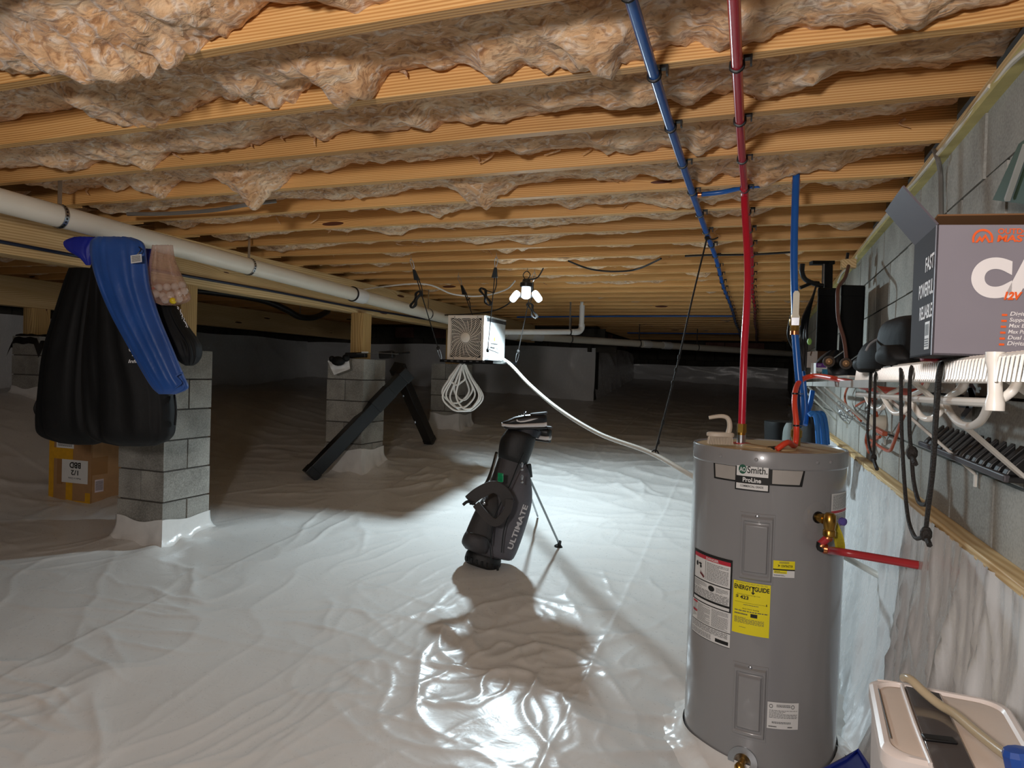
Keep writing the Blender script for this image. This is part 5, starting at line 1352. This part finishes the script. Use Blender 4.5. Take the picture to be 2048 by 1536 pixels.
rope('hanging_rope', [(1828, 728, .34), (1822, 740, .283), (1819, 790, .283), (1819, 860, .283), (1823, 908, .283), (1827, 960, .283), (1836, 1000, .283), (1846, 1009, .283), (1856, 1000, .283), (1865, 930, .283), (1870, 850, .283), (1874, 780, .283), (1880, 734, .284), (1890, 724, .32)], [(1824, 906, .283, 1.15)], 'middle black rope loop over the shelf with a knot halfway down its left side', .0038)

# ---- printed carton of the air pump
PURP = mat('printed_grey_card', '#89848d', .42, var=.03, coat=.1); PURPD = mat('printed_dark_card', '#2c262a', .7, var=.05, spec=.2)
KRAFT = mat('kraft_inside', '#7a5636', .8, var=.1)
P0 = at(1863, 708, 1.05); PT = at(1868, 449, 1.05); Hbx = PT.z - P0.z
zb_ = LZ + .006
P0.z = zb_
Pl = at(1817, 717, 1.22); Pl.z = zb_
lv = Pl - P0; lv.z = 0
rv = at(2048, 702, 1.03) - P0; rv.z = 0; rv = rv.normalized() * .34
bk = lv.normalized() * .17
PB = thing('pump_box', 'open grey printed carton of an air pump standing on the near wire shelf', 'box', P0 + rv / 2 + bk / 2)
UZ = Vector((0, 0, Hbx)); nF = Vector((rv.y, -rv.x, 0)).normalized()
if nF.y > 0: nF = -nF
obj('front_panel', G().obox(P0, rv, -nF * .003, UZ), PURP, PB, ang=0)
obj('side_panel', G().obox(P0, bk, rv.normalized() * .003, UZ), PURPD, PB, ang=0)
obj('back_panel', G().obox(P0 + bk, rv, nF * .003, UZ), KRAFT, PB, ang=0)
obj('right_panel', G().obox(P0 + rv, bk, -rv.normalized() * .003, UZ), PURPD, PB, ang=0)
obj('bottom_panel', G().obox(P0, rv, bk, (0, 0, .003)), PURPD, PB, ang=0)
ft = plane_fn(P0, rv, UZ)
sgn = 1 if (ft(0, 0, 1) - ft(0, 0, 0)).dot(nF) > 0 else -1
FF = lambda u, v, off=0.0: ft(u, v, sgn * (off + .0004))
sd = plane_fn(P0 + bk, -bk, UZ); sn = -rv.normalized()
sg2 = 1 if (sd(0, 0, 1) - sd(0, 0, 0)).dot(sn) > 0 else -1
SF = lambda u, v, off=0.0: sd(u, v, sg2 * (off + .0004))
def hit_front(px, py):
    d = ray(px, py); k = (P0 - EYE).dot(nF) / d.dot(nF); p = EYE + d * k - P0
    return p.dot(rv.normalized()) / rv.length, p.z / Hbx
ORN = mat('orange_ink', '#f0642a', .5, var=.03); WIN = mat('print_white', '#ece8e8', .5, var=.03)
def ftext(s, x0, x1, y1, y0, m, bold=.02, shear=0.0, name='lettering', off=.0006, res=4):
    u0, v0 = hit_front(x0, y0); u1, v1 = hit_front(x1, y1); return text(name, s, FF, u0, u1, v0, v1, m, PB, off, bold, shear, res)
# the emblem: an arc over two peaks
u0, v0 = hit_front(1943, 487); u1, v1 = hit_front(1987, 458); eu, ev = u1 - u0, v1 - v0
arc = [[FF(u0 + eu * (.5 + .5 * k * math.cos(a)), v0 + ev * (.30 + .70 * k * math.sin(a)), .0006) for a in [PI * 1.12 - PI * 1.24 * i / 24 for i in range(25)]] for k in (1, .78)]
g = G(); g.loft(arc, caps=False, closed=False)
for pts in (((.14, .05), (.36, .52), (.46, .34), (.62, .66), (.88, .05), (.76, .05), (.62, .40), (.48, .06), (.36, .24), (.26, .05)),): g.add([FF(u0 + eu * a, v0 + ev * b, .0008) for a, b in pts], [tuple(range(len(pts)))])
obj('mountain_emblem', g, ORN, PB, kind='stuff')
ftext('OUTDOOR', 1995, 2086, 457, 468, ORN, .02); ftext('MASTER', 1993, 2092, 470, 484, ORN, .03, .12)
ftext('CAR', 1940, 2178, 516, 596, WIN, .075, res=12); ftext('12V', 2006, 2044, 584, 600, ORN, .05, .25, off=.0016)
for k, s in enumerate(('Digital Display', 'Supports Any', 'Max Energy', 'Max Pump', 'Dual stage', 'Digital auto')):
    y = 629 + k * 11.8; dx_ = -k * 1.2
    ftext(s, 2019 + dx_, 2019 + dx_ + 6.2 * len(s), y - 4, y + 5, WIN, .015, .2)
    u0, v0 = hit_front(2003 + dx_, y + 3.0); u1, v1 = hit_front(2014 + dx_, y - 1.0); patch('bullet_bar', FF, u0, u1, v0, v1, ORN, PB, .0006)
for s, v0, v1, u0 in (('FAST', .68, .80, .52), ('POWERFUL', .48, .60, .10), ('RELIABLE', .30, .41, .22)): text('lettering', s, SF, u0 * .6 + .3, .97, v0, v1, WIN, PB, .0006, .02, .0)
bl_ = patch('barcode_label', SF, .70, .90, .05, .27, PAPER, PB, .0005)
g = G(); r8 = random.Random(2)
for k in range(16):
    u = .725 + k * .0095; g.add([SF(u, .16, .001), SF(u + r8.uniform(.003, .007), .16, .001), SF(u + .006, .25, .001), SF(u, .25, .001)], [(0, 1, 2, 3)])
print_lines(g, SF, .72, .88, .065, .14, 4, off=.001); obj('barcode', g, GREYINK, bl_, kind='stuff')
# flaps
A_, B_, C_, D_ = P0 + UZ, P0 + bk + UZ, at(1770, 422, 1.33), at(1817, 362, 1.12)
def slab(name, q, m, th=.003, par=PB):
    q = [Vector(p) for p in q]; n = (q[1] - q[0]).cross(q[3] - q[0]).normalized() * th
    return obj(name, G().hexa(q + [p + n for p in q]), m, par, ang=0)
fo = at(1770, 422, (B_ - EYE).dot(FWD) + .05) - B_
slab('left_flap', [A_, B_, B_ + fo, A_ + fo], mat('printed_card_shaded', '#524e57', .5, var=.04))  # flap's shade is put into the colour: a darker copy of the grey card
bA, bB = P0 + bk + UZ, P0 + bk + rv + UZ
slab('back_flap', [bA, bB, bB + Vector((0, 0, .035)) - nF * -.10, bA + Vector((0, 0, .035)) - nF * -.085], KRAFT)
# red packet under the carton, black caps beside it
obj('red_packet', soft_bag([(708, 1850, 1925, .04), (714, 1846, 1925, .06), (722, 1846, 1922, .05)], 1.22, 8, 20, .03, 3), mat('red_packet', '#b31f35', .45), label='flat crimson packet squeezed under the pump carton on the shelf', cat='packet', ang=180)
hat = thing('baseball_cap', 'black baseball cap standing on the shelf left of the pump carton', 'cap', on_x(1798, 722, .42))
hz = 1.50
obj('crown', soft_bag([(632, 1806, 1830, .06), (642, 1790, 1836, .16), (665, 1782, 1840, .20), (700, 1782, 1840, .21), (722, 1786, 1840, .20)], 1.62, 16, 28, .03, 7), CLOTH, hat, ang=180)
obj('brim', soft_bag([(690, 1768, 1800, .05), (705, 1762, 1806, .10), (722, 1766, 1812, .12), (730, 1776, 1806, .06)], 1.60, 12, 24, .04, 8), CLOTH2, hat, ang=180)
mask = thing('mesh_cap', 'black mesh-backed cap with grey edge lying left of the black cap on the shelf', 'cap', on_x(1745, 735, .42))
MESH = mat('black_mesh', '#121213', .7, var=.5, vs=220, spec=.25)
obj('mesh_crown', soft_bag([(672, 1768, 1780, .05), (684, 1744, 1788, .12), (700, 1733, 1792, .16), (722, 1730, 1794, .18), (738, 1732, 1790, .16)], 1.78, 16, 28, .05, 12), MESH, mask, ang=180)
obj('grey_edge', G().tube([at(1732, 702, 1.70), at(1740, 688, 1.70), at(1758, 677, 1.70), at(1776, 674, 1.70)], .003, 6, sub=5), mat('edge_grey', '#6b6d70', .5), mask)
obj('strap', G().tube([at(1790, 700, 1.66), at(1776, 712, 1.62), at(1786, 730, 1.6), at(1812, 738, 1.58)], .006, 6, sub=5), CLOTH2, mask)
obj('black_heap', soft_bag([(712, 1720, 1850, .05), (722, 1712, 1862, .14), (736, 1716, 1866, .16), (744, 1722, 1850, .10)], 1.85, 10, 30, .10, 31), CLOTH, label='low heap of black cloth along the shelf under the caps', cat='cloth', ang=180)

# ================================================================== FAR SHELF WITH THE BLACK CASES
yc0, yc1 = 2.62, 4.35; XZ = LZ - .02
FS = thing('wire_shelf', 'second white wire shelf farther along the block wall, with slanting struts beneath it', 'shelf', (.28, 3.4, XZ - .03))
GW = mat('greyish_wire', '#c9c9c2', .35, var=.05)
obj('end_plate', G().bar(on_x(1602, 768, .285), on_x(1744, 768, .29), .006, .024, (0, 0, 1)), GW, FS, ang=0, bevel=.002)
obj('front_rail', G().tube([(.285, yc0 - .1, XZ), (.285, yc1 + .4, XZ)], .0045, 8), GW, FS); obj('back_rail', G().tube([(WX - .012, yc0 - .1, XZ), (WX - .012, yc1 + .4, XZ)], .0045, 8), GW, FS)
g = G()
for k in range(78): g.tube([(WX - .012, yc0 + k * .027, XZ + .003), (.285, yc0 + k * .027, XZ + .003)], .0024, 5)
obj('deck_wires', g, GW, FS, kind='stuff')
for (a, b, c, d) in ((1601, 774, 1672, 841), (1617, 774, 1694, 847), (1634, 774, 1733, 861), (1650, 774, 1770, 877)): strut(on_x(a, b, .29), on_x(c, d, WX - .006), .03, FS, .012, GW)
# cases
MB_ = mat('case_black', '#060606', .7, var=.2, vs=20, spec=.25)
k1 = on_x(1650, 736, .30); k2 = on_x(1700, 738, .40)
def case(name, pxl, pxr, pyt, pyb, z, dep, label, m, ribs=0):
    a, b, c = at(pxl, pyb, z), at(pxr, pyb, z), at(pxl, pyt, z)
    w = (b - a); w.z = 0; h = c.z - a.z; vr = (b - EYE); vr.z = 0; f = vr.normalized() * dep
    t = thing(name, label, 'case', a + w / 2)
    obj('case_shell', G().obox(a, w, f, (0, 0, h)), m, t, ang=0, bevel=.008)
    obj('case_lid', G().obox(a + Vector((0, 0, h * .86)) - f * .01 - w * .01, w * 1.02, f * 1.02, (0, 0, h * .15)), m, t, ang=0, bevel=.008)
    for k in range(ribs): obj('case_rib', G().obox(a + w * .08 + Vector((0, 0, h * (.14 + k * .17))) - FH * .004, w * .84, FH * .006, (0, 0, .012)), m, t, ang=0)
    return t, a, w, h
tower, ta, tw, thh = case('speaker_case', 1631, 1674, 576, 702, 3.75, .26, 'tall black case with ribbed front, left of two on the far shelf', mat('case_charcoal', '#0b0b0c', .65, var=.15, spec=.25), 4)
obj('case_foot', G().obox(ta + Vector((0, 0, -.09)) + tw * .1, tw * .8, FH * .2, (0, 0, .09)), mat('brown_card', '#5a3d26', .8), tower, ang=0)
case('speaker_case', 1676, 1724, 571, 732, 3.45, .28, 'taller plain black case beside the block wall, right of the ribbed one', MB_)
pst = thing('black_duct', 'black upright duct rising from the cases to the joists', 'duct', at(1655, 580, 4.0))
obj('duct_body', G().bar(at(1654, 580, 4.0), at(1655, 524, 4.0), .055, .05, (0, 1, 0)), MB_, pst, ang=0, bevel=.004)
obj('duct_flange', G().bar(at(1622, 526, 4.0), at(1666, 526, 4.0), .05, .02), MB_, pst, ang=0)
obj('duct_edge', G().bar(at(1647, 580, 3.96), at(1648, 528, 3.96), .006, .006), STEEL, pst, ang=0)
for pts, r, lb in (([(1605, 528), (1604, 545), (1612, 560), (1636, 570), (1646, 572)], .014, 'fat black cable curling under the joists beside the black duct'),
               ([(1596, 580), (1580, 640), (1576, 670), (1584, 692), (1590, 705)], .006, 'thin black cable hanging just left of the blue riser pipe'),
               ([(1600, 576), (1625, 566), (1638, 566)], .010, 'short black cable reaching from the blue riser to the black duct')):
    obj('black_cable', G().tube([at(x, y, 3.9) for x, y in pts], r, 8, sub=6), BLACK, label=lb, cat='cable')
cbn = thing('cord_bundle', 'bundle of black cords slanting down left of the ribbed case', 'cord', at(1610, 735, 3.6))
for k in range(9):
    obj('cord', G().tube([at(1632 - k * .5, 572 + k * 2, 3.66), at(1618 - k * 2.0, 630 + k * 2, 3.64 - .01 * k), at(1610 - k * 1.2 + 5 * math.sin(k), 690, 3.6), at(1606 + 5 * math.sin(k * 2), 742, 3.58)], .0055, 6, sub=5), BLACK, cbn)
obj('green_tie', G().ball(at(1619, 683, 3.52), .012, 8, (1, 1, 1.6)), mat('lime', '#8fbf5a', .5), cbn)
obj('brown_cord', G().tube([at(1697, 532, 3.6), at(1690, 556, 3.45), at(1677, 575, 3.32), at(1675, 600, 3.3), at(1677, 640, 3.3), at(1688, 680, 3.3), at(1693, 720, 3.3)], .009, 8, sub=6), mat('brown_sheath', '#5f382a', .5), label='brown cord hanging down between the two black cases', cat='cord')
jb = at(1697, 528, 3.75)
jn = thing('junction_box', 'orange-brown wooden block with cables under the sill', 'junction box', jb)
obj('block', G().box(jb, (.075, .05, .05)), WOOD_G, jn, ang=0, bevel=.003)
obj('cord_grip', G().cyl(jb + Vector((-.01, -.01, .025)), jb + Vector((-.006, -.01, .06)), .008, 8), BLACK, jn)
sm = thing('small_carton', 'small purple and white printed carton among the clutter on the far shelf', 'box', at(1645, 760, 3.5))
a = at(1631, 757, 3.5); w = at(1658, 757, 3.5) - a; w.z = 0; h = at(1631, 726, 3.5).z - a.z
obj('carton_body', G().obox(a, w, FH * .06, (0, 0, h)), PAPER, sm, ang=0)
cf = plane_fn(a - FH * .001, w, Vector((0, 0, h))); cfo = lambda u, v, off=0: cf(u, v, -abs(off) if (cf(0, 0, 1) - cf(0, 0, 0)).dot(FWD) > 0 else abs(off))
patch('purple_band', cfo, .0, .75, .72, 1, mat('purple_print', '#6a2f8a', .5), sm, .001); patch('teal_panel', cfo, .45, .95, .05, .62, mat('teal_print', '#2f7fa0', .5), sm, .001); text('lettering', 'EXT', cfo, .12, .38, .80, .92, PAPER, sm, .002); text('lettering', '3/4', cfo, .06, .42, .2, .45, INK, sm, .002, .02)
for px, py, lb in ((1658, 723, 'left of two small brown pulley wheels below the black cases'), (1692, 727, 'right of two small brown pulley wheels, at the foot of the brown cord')):
    c = at(px, py, 3.28); pw = thing('pulley_wheel', lb, 'wheel', c); ax = (EYE - c).normalized()
    obj('tyre', G().lathe([(.018, -.012), (.026, -.010), (.028, 0), (.026, .010), (.018, .012), (.016, .006)], c, ax, 20), mat('brown_rubber', '#3a2a20', .6), pw)
    obj('wheel_hub', G().lathe([(.016, -.004), (.016, .008), (.006, .010), (.005, .016), (.001, .016)], c, ax, 16), mat('bronze', '#7a5a3a', .4, .6), pw)
    obj('bracket', G().bar(c, c + RGT * .07 + UPV * .05, .006, .004), STEEL, pw, ang=0)
obj('clutter_heap', soft_bag([(700, 1660, 1720, .05), (715, 1640, 1736, .12), (735, 1628, 1740, .16), (754, 1630, 1738, .14), (758, 1640, 1720, .06)], 3.55, 14, 40, .16, 44, 5), mat('dark_clutter', '#16181c', .5, var=.6, vs=40), label='dark tangled heap of cords and netting on the far shelf', cat='heap', ang=180)

# ================================================================== BELOW THE SHELVES
bh = thing('blue_hose_coil', 'coil of blue pipe hung behind the water heater', 'hose', at(1640, 893, 3.7))
BL2 = mat('light_blue_pipe', '#2f77c4', .35, var=.08)
for k, (xt, xb, yb_) in enumerate(((1626, 1636, 897), (1634, 1646, 893), (1643, 1654, 889), (1630, 1640, 899), (1640, 1651, 890))):
    z = 3.66 + .02 * k
    obj('hose_turn', G().tube([at(xt - 8, 830, z), at(xt, 826, z), at(xt + 6, 836, z), at(xb - 1, 862, z), at(xb + 1, yb_, z)], .013, 10, sub=6), BL2, bh)
obj('hose_turn', G().tube([at(1600, 700, 3.75), at(1608, 770, 3.74), at(1612, 830, 3.72), at(1610, 850, 3.7)], .014, 10, sub=5), BLUEPX, bh)
obj('hose_turn', G().tube([at(1625, 782, 3.78), at(1620, 810, 3.76), at(1612, 832, 3.74)], .014, 10, sub=5), BLUEPX, bh)
obj('black_sack', soft_bag([(826, 1606, 1626, .08), (836, 1602, 1636, .2), (870, 1600, 1640, .24), (905, 1600, 1644, .24), (940, 1602, 1644, .2)], 3.85, 14, 28, .06, 51), CLOTH, label='black sack hanging behind the water heater beside the blue coil', cat='bag', ang=180)
db = on_ground(1545, 905); 
obj('dark_bin', soft_bag([(843, 1534, 1582, .2), (846, 1533, 1583, .24), (880, 1534, 1582, .25), (905, 1536, 1580, .25)], 4.6, 10, 28, .01, 52), MB_, label='black bin standing in the dark behind the water heater', cat='bin')
obj('grey_sack', soft_bag([(846, 1574, 1588, .06), (860, 1570, 1590, .12), (885, 1568, 1590, .14), (900, 1568, 1590, .12)], 4.2, 10, 24, .06, 53), mat('grey_cloth', '#6f7672', .7), label='grey cloth sack beside the black bin behind the heater', cat='bag', ang=180)
# pipe stub through the wall and orange extension cords
pc_ = on_x(1761, 845, WX - .02)
ps = thing('pipe_stub', 'white pipe stub poking from the block wall under the shelf', 'pipe', pc_)
obj('stub', G().lathe([(.036, .07), (.036, -.045), (.030, -.045), (.029, .06)], pc_, (1, .0, 0), 28, caps=False), PVC, ps); obj('dark_bore', G().lathe([(.0295, -.02), (.001, -.02)], pc_, (1, 0, 0), 24), BLACK, ps)
ex = thing('extension_cord', 'rust-orange extension cord looped on the block wall under the shelf', 'cord', on_x(1780, 880, .55))
for pts in ([(1700, 765), (1690, 790), (1694, 812), (1712, 830), (1722, 842)], [(1712, 812), (1730, 802), (1752, 797)], [(1722, 768), (1740, 788), (1750, 815), (1754, 832)], [(1752, 832), (1740, 850), (1732, 880), (1738, 905)], [(1808, 790), (1814, 812), (1800, 850), (1788, 885), (1778, 902), (1758, 892), (1742, 880)], [(1748, 850), (1760, 862), (1772, 868)], [(1738, 900), (1750, 880), (1760, 874), (1748, 874)], [(1858, 752), (1852, 772), (1840, 780)]):
    obj('cord', G().tube([on_x(x, y, WX - .04) for x, y in pts], .0065, 8, sub=6), ORANGE2, ex)
obj('plug', G().bar(on_x(1752, 858, WX - .045), on_x(1770, 868, WX - .045), .022, .02), ORANGE2, ex, bevel=.004)
wc = thing('wire_coil', 'coil of thin pale wire lying among the struts of the far shelf', 'wire', on_x(1690, 820, .5))
for k in range(7):
    c = on_x(1680 + k * 3, 815 + k * 2, .48); obj('wire_turn', G().tube([c + Vector((.02 * math.sin(k), .19 * math.cos(a), .035 * math.sin(a) + .01 * math.cos(k + a))) for a in [2 * PI * j / 14 for j in range(14)]], .0022, 5, sub=3, loop=True), STEEL, wc)
obj('black_strap', G().loft([[on_x(x, y, WX - .03), on_x(x + w, y + 2, WX - .03), on_x(x + w, y + 2, WX - .02), on_x(x, y, WX - .02)] for x, y, w in ((1936, 760, 6), (1938, 775, 14), (1926, 795, 24), (1912, 805, 26), (1918, 815, 20))]), BLACK, label='black rubber strap hook hanging on the wall behind the shelf hooks', cat='strap')
hkb = thing('sickle_hook', 'curved black hook on the block wall right of the black strap', 'hook', on_x(1935, 830, WX - .03))
obj('hook_blade', G().loft([[on_x(x, y, WX - .03), on_x(x + w, y, WX - .03), on_x(x + w, y, WX - .02), on_x(x, y, WX - .02)] for x, y, w in ((1934, 775, 10), (1938, 790, 12), (1936, 805, 14), (1930, 818, 14), (1922, 828, 14), (1922, 838, 5))]), BLACK, hkb)
# black ribbed track on the wall
RT = thing('ribbed_track', 'black ribbed plastic track fixed along the block wall below the shelf', 'track', on_x(1980, 930, WX - .02))
t0, t1 = on_x(1872, 886, WX - .02), on_x(2065, 958, WX - .02); tdir = (t1 - t0)
RK = mat('track_black', '#1d1d1e', .4, var=.15)
obj('track_base', G().obox(t0 + Vector((-.045, 0, -.012)), tdir, (.062, 0, 0), (0, 0, .012)), RK, RT, ang=0, bevel=.003)
obj('front_edge', G().bar(t0 + Vector((-.045, 0, -.004)), t1 + Vector((-.045, 0, -.004)), .012, .016), mat('track_grey', '#4a474c', .35), RT, ang=0, bevel=.003)
for k in range(14):
    p = t0 + tdir * (.02 + k * .07); e = tdir.normalized()
    obj('rib', G().hexa([p + Vector((-.04, 0, 0)), p + e * .028 + Vector((-.04, 0, 0)), p + e * .028 + Vector((.015, 0, 0)), p + Vector((.015, 0, 0)), p + Vector((-.034, 0, .012)), p + e * .028 + Vector((-.034, 0, .012)), p + e * .028 + Vector((.012, 0, .062)), p + Vector((.012, 0, .062))]), RK, RT, ang=0, bevel=.003)
# green folded panel leaning at the wall
gA, gB, gC, gD = on_x(1985, 400, .53), on_x(2037, 288, .53), on_x(2140, 210, .53), on_x(2140, 420, .53)
gl = thing('green_panel', 'dark green folded sheet with a grey edge strip, leaning on the wall above the carton', 'panel', gA)
obj('green_sheet', G().prism([gA, gB, gC, gD], (.025, 0, 0)), mat('green_canvas', '#35513f', .6, var=.1), gl, ang=0)
obj('edge_strip', G().bar(on_x(2014, 400, .52), on_x(2052, 290, .52), .010, .010), mat('strip_grey', '#a9aba6', .4), gl, ang=0)

# ================================================================== CABLES ON THE JOISTS AND SILL
CABW = mat('white_cable', '#d9d2c2', .45, var=.05); CABG = mat('grey_cable', '#77746f', .5, var=.08)
def cable(name, pts, r, m, label, sub=6): return obj(name, G().tube(pts, r, 8, sub=sub), m, label=label, cat='cable')
cable('white_cable', [on_x(2075, 85, WX - .03), on_x(2025, 125, WX - .03), on_x(1975, 190, WX - .02), on_x(1900, 280, WX - .03), on_x(1850, 345, WX - .02), on_x(1780, 425, WX - .03), on_x(1722, 500, WX - .02), on_x(1706, 528, WX - .04), on_x(1685, 545, WX - .04), on_x(1676, 565, WX - .05)], .0075, CABW, 'cream cable running along the sill above the block wall')
cable('white_cable', [on_x(1980, 172, WX - .03), on_x(1915, 258, WX - .018), on_x(1840, 352, WX - .035), on_x(1790, 408, WX - .02), on_x(1735, 480, WX - .03)], .006, CABW, 'second thinner cream cable twisting with the first along the sill')
cable('grey_cable', [on_x(1868, 300, WX - .02), on_x(1876, 320, WX - .03), on_x(1881, 350, WX - .012), on_x(1882, 400, WX - .012), on_x(1882, 440, WX - .012)], .008, CABG, 'grey cable dropping down the block wall from the sill')
cable('grey_conduit', [on_z(255, 428, 2.50), on_z(340, 427, 2.498), on_z(430, 420, 2.497), on_z(490, 410, 2.50), on_z(552, 402, 2.54)], .011, CABG, 'grey cable stretched under the joists left of centre')
cable('white_wire', [on_z(660, 590, 2.44), on_z(760, 574, 2.44), on_z(850, 568, 2.44), on_z(905, 588, 2.40), on_z(960, 592, 2.40), on_z(1010, 580, 2.44), on_z(1030, 562, 2.49)], .007, WHITEC, 'white cord draped under the joists behind the hanger cords')
cable('black_wire', [on_z(1137, 522, 2.49), on_z(1180, 538, 2.47), on_z(1230, 543, 2.46), on_z(1275, 538, 2.47), on_z(1322, 517, 2.49)], .007, BLACK, 'black wire sagging under the joists right of the work light')
cable('black_wire', [on_z(1370, 512, 2.495), on_z(1420, 510, 2.495), on_z(1500, 509, 2.495), on_z(1590, 504, 2.495)], .007, BLACK, 'black wire crossing behind the blue and red ceiling pipes')
gx_ = GX + .085
cable('girder_cable', [Vector((gx_, y, 2.258 + .006 * math.sin(y * 3))) for y in (1.3, 2.2, 3.2, 4.4, 5.6, 7, 8.4, 9.6)], .010, mat('dark_blue_cable', '#16223a', .4), 'dark cable stapled along the lower edge of the pine girder')
cd = thing('black_conduit', 'black taped bundle of tubing sagging beneath the joists behind the girder', 'conduit', at(520, 600, 7.5))
CP = [at(385, 580, 6.8), at(420, 584, 6.9), at(480, 592, 7.1), at(530, 602, 7.3), at(570, 618, 7.5), at(600, 634, 7.7), at(632, 634, 8.0), at(656, 622, 8.4)]
obj('tubing', G().tube(CP, .034, 12, sub=6), BLACK, cd)
for i in (1, 3, 5): obj('support_tie', G().bar(CP[i] + Vector((0, 0, -.03)), (CP[i].x, CP[i].y, JB), .008, .004), STEEL, cd, ang=0)

# ================================================================== WHITE APPLIANCE IN THE NEAR RIGHT CORNER
TZ = 1.08
c_far, c_near, c_r = on_z(1738, 1352, TZ), on_z(1768, 1512, TZ), on_z(2050, 1432, TZ)
ap = thing('white_appliance', 'white rounded plastic appliance with smoky window in the near right corner', 'appliance', (c_far.x + .2, c_far.y - .15, .15))
WPL = mat('warm_white_plastic', '#e2d8d2', .35, var=.02); BPL = mat('beige_plastic', '#d6c6b8', .4, var=.02); SMK = mat('smoky_window', '#57514f', .12, var=.05, coat=.5)
ex_ = (on_z(1995, 1400, TZ) - c_far); ex_.z = 0; lnx = ex_.length; ex_.normalize()
ey_ = (c_near - c_far); ey_ = Vector((ex_.y, -ex_.x, 0)); 
if ey_.dot(c_near - c_far) < 0: ey_ = -ey_
lny = .315; lnx = max(lnx, .2) + .015
def rrect(z, ins, r=.035, n=8):
    out = []; x0, x1, y0, y1 = ins, lnx - ins, ins, lny - ins
    for (cx_, cy_, a0_) in ((x1 - r, y1 - r, 0), (x0 + r, y1 - r, PI / 2), (x0 + r, y0 + r, PI), (x1 - r, y0 + r, 1.5 * PI)):
        for k in range(n + 1):
            a = a0_ + PI / 2 * k / n; x, y = cx_ + r * math.cos(a), cy_ + r * math.sin(a)
            p = c_far + ex_ * x + ey_ * y; out.append(Vector((p.x, p.y, z)))
    return out
obj('body', G().loft([rrect(.12, .02), rrect(.6, .010), rrect(TZ - .05, .004), rrect(TZ - .03, .0)]), WPL, ap)
obj('lid_rim', G().loft([rrect(TZ - .028, -.002), rrect(TZ - .006, -.002), rrect(TZ, .004), rrect(TZ, .012), rrect(TZ - .006, .016)], caps=False), WPL, ap)
obj('lid_top', G().loft([rrect(TZ - .008, .012), rrect(TZ - .004, .02), rrect(TZ - .003, .06)]), BPL, ap)
af = lambda x, y, z=0.0: c_far + ex_ * x + ey_ * y + Vector((0, 0, z))
def afh(px, py): 
    p = on_z(px, py, TZ) - c_far; return p.dot(ex_), p.dot(ey_)
w0, w1, w2, w3 = [on_z(*p, TZ + .002) for p in ((1810, 1371), (1880, 1386), (1962, 1560), (1872, 1545))]
obj('smoky_window', G().hexa([p - Vector((0, 0, .008)) for p in (w0, w1, w2, w3)] + [w0, w1, w2, w3]), SMK, ap, bevel=.002)
obj('window_latch', G().bar(on_z(1845, 1474, TZ + .004), on_z(1912, 1482, TZ + .004), .02, .006), BLACK, ap, bevel=.003)
obj('lid_seam', G().tube([on_z(1757, 1378, TZ), on_z(1770, 1430, TZ), on_z(1782, 1476, TZ)], .0012, 6), GREYINK, ap)
obj('lid_edge', G().tube([on_z(1755, 1362, TZ - .002), on_z(1800, 1369, TZ - .002), on_z(1806, 1380, TZ - .002), on_z(1830, 1450, TZ - .002), on_z(1862, 1530, TZ - .002)], .004, 8, sub=4), WPL, ap)
lpl = plane_fn(at(1724, 1500, 1.95), at(1740, 1510, 1.90) - at(1724, 1500, 1.95), at(1726, 1452, 1.95) - at(1724, 1500, 1.95))
obj('appliance_hose', G().tube([on_z(1808, 1356, TZ + .02), on_z(1822, 1360, TZ + .03), on_z(1850, 1386, TZ + .02), on_z(1880, 1410, TZ + .012), on_z(1910, 1428, TZ + .012), on_z(1950, 1462, TZ + .012), on_z(1990, 1494, TZ + .015), on_z(2025, 1520, TZ + .02)], .0085, 10, sub=6), mat('tan_hose', '#b3a488', .3, var=.05), label='tan tube snaking across the lid of the white appliance', cat='hose')
kb = on_z(2040, 1526, TZ + .02); knb = thing('hose_fitting', 'blue plastic cap at the end of the tan tube on the appliance', 'cap', kb - Vector((0, 0, .03)))
BPC = mat('blue_plastic', '#2a4f9e', .35, var=.08)
obj('cap_body', G().lathe([(.021, -.03), (.022, -.01), (.022, .012), (.018, .02), (.001, .022)], kb, (-.2, .1, 1), 10), BPC, knb, ang=25)
obj('cap_ring', G().lathe([(.025, -.032), (.025, -.026)], kb, (-.2, .1, 1), 20), BPC, knb)
# blue tub behind it
t0_ = at(1660, 1540, 2.06)
tub = thing('blue_tub', 'royal blue plastic tub corner between the water heater and the appliance', 'tub', (t0_.x + .1, t0_.y - .1, .12))
tz = at(1715, 1502, 2.05).z
pts = [on_z(1640, 1546, tz), on_z(1690, 1520, tz), on_z(1716, 1502, tz), on_z(1740, 1540, tz), on_z(1740, 1600, tz), on_z(1650, 1600, tz)]
obj('tub_wall', G().prism([p - Vector((0, 0, .3)) for p in pts], (0, 0, .30)), mat('tub_blue', '#142a8c', .35), tub, bevel=.006)
obj('tub_rim', G().tube(pts, .008, 8, loop=True), mat('tub_blue', '#142a8c', .35), tub)
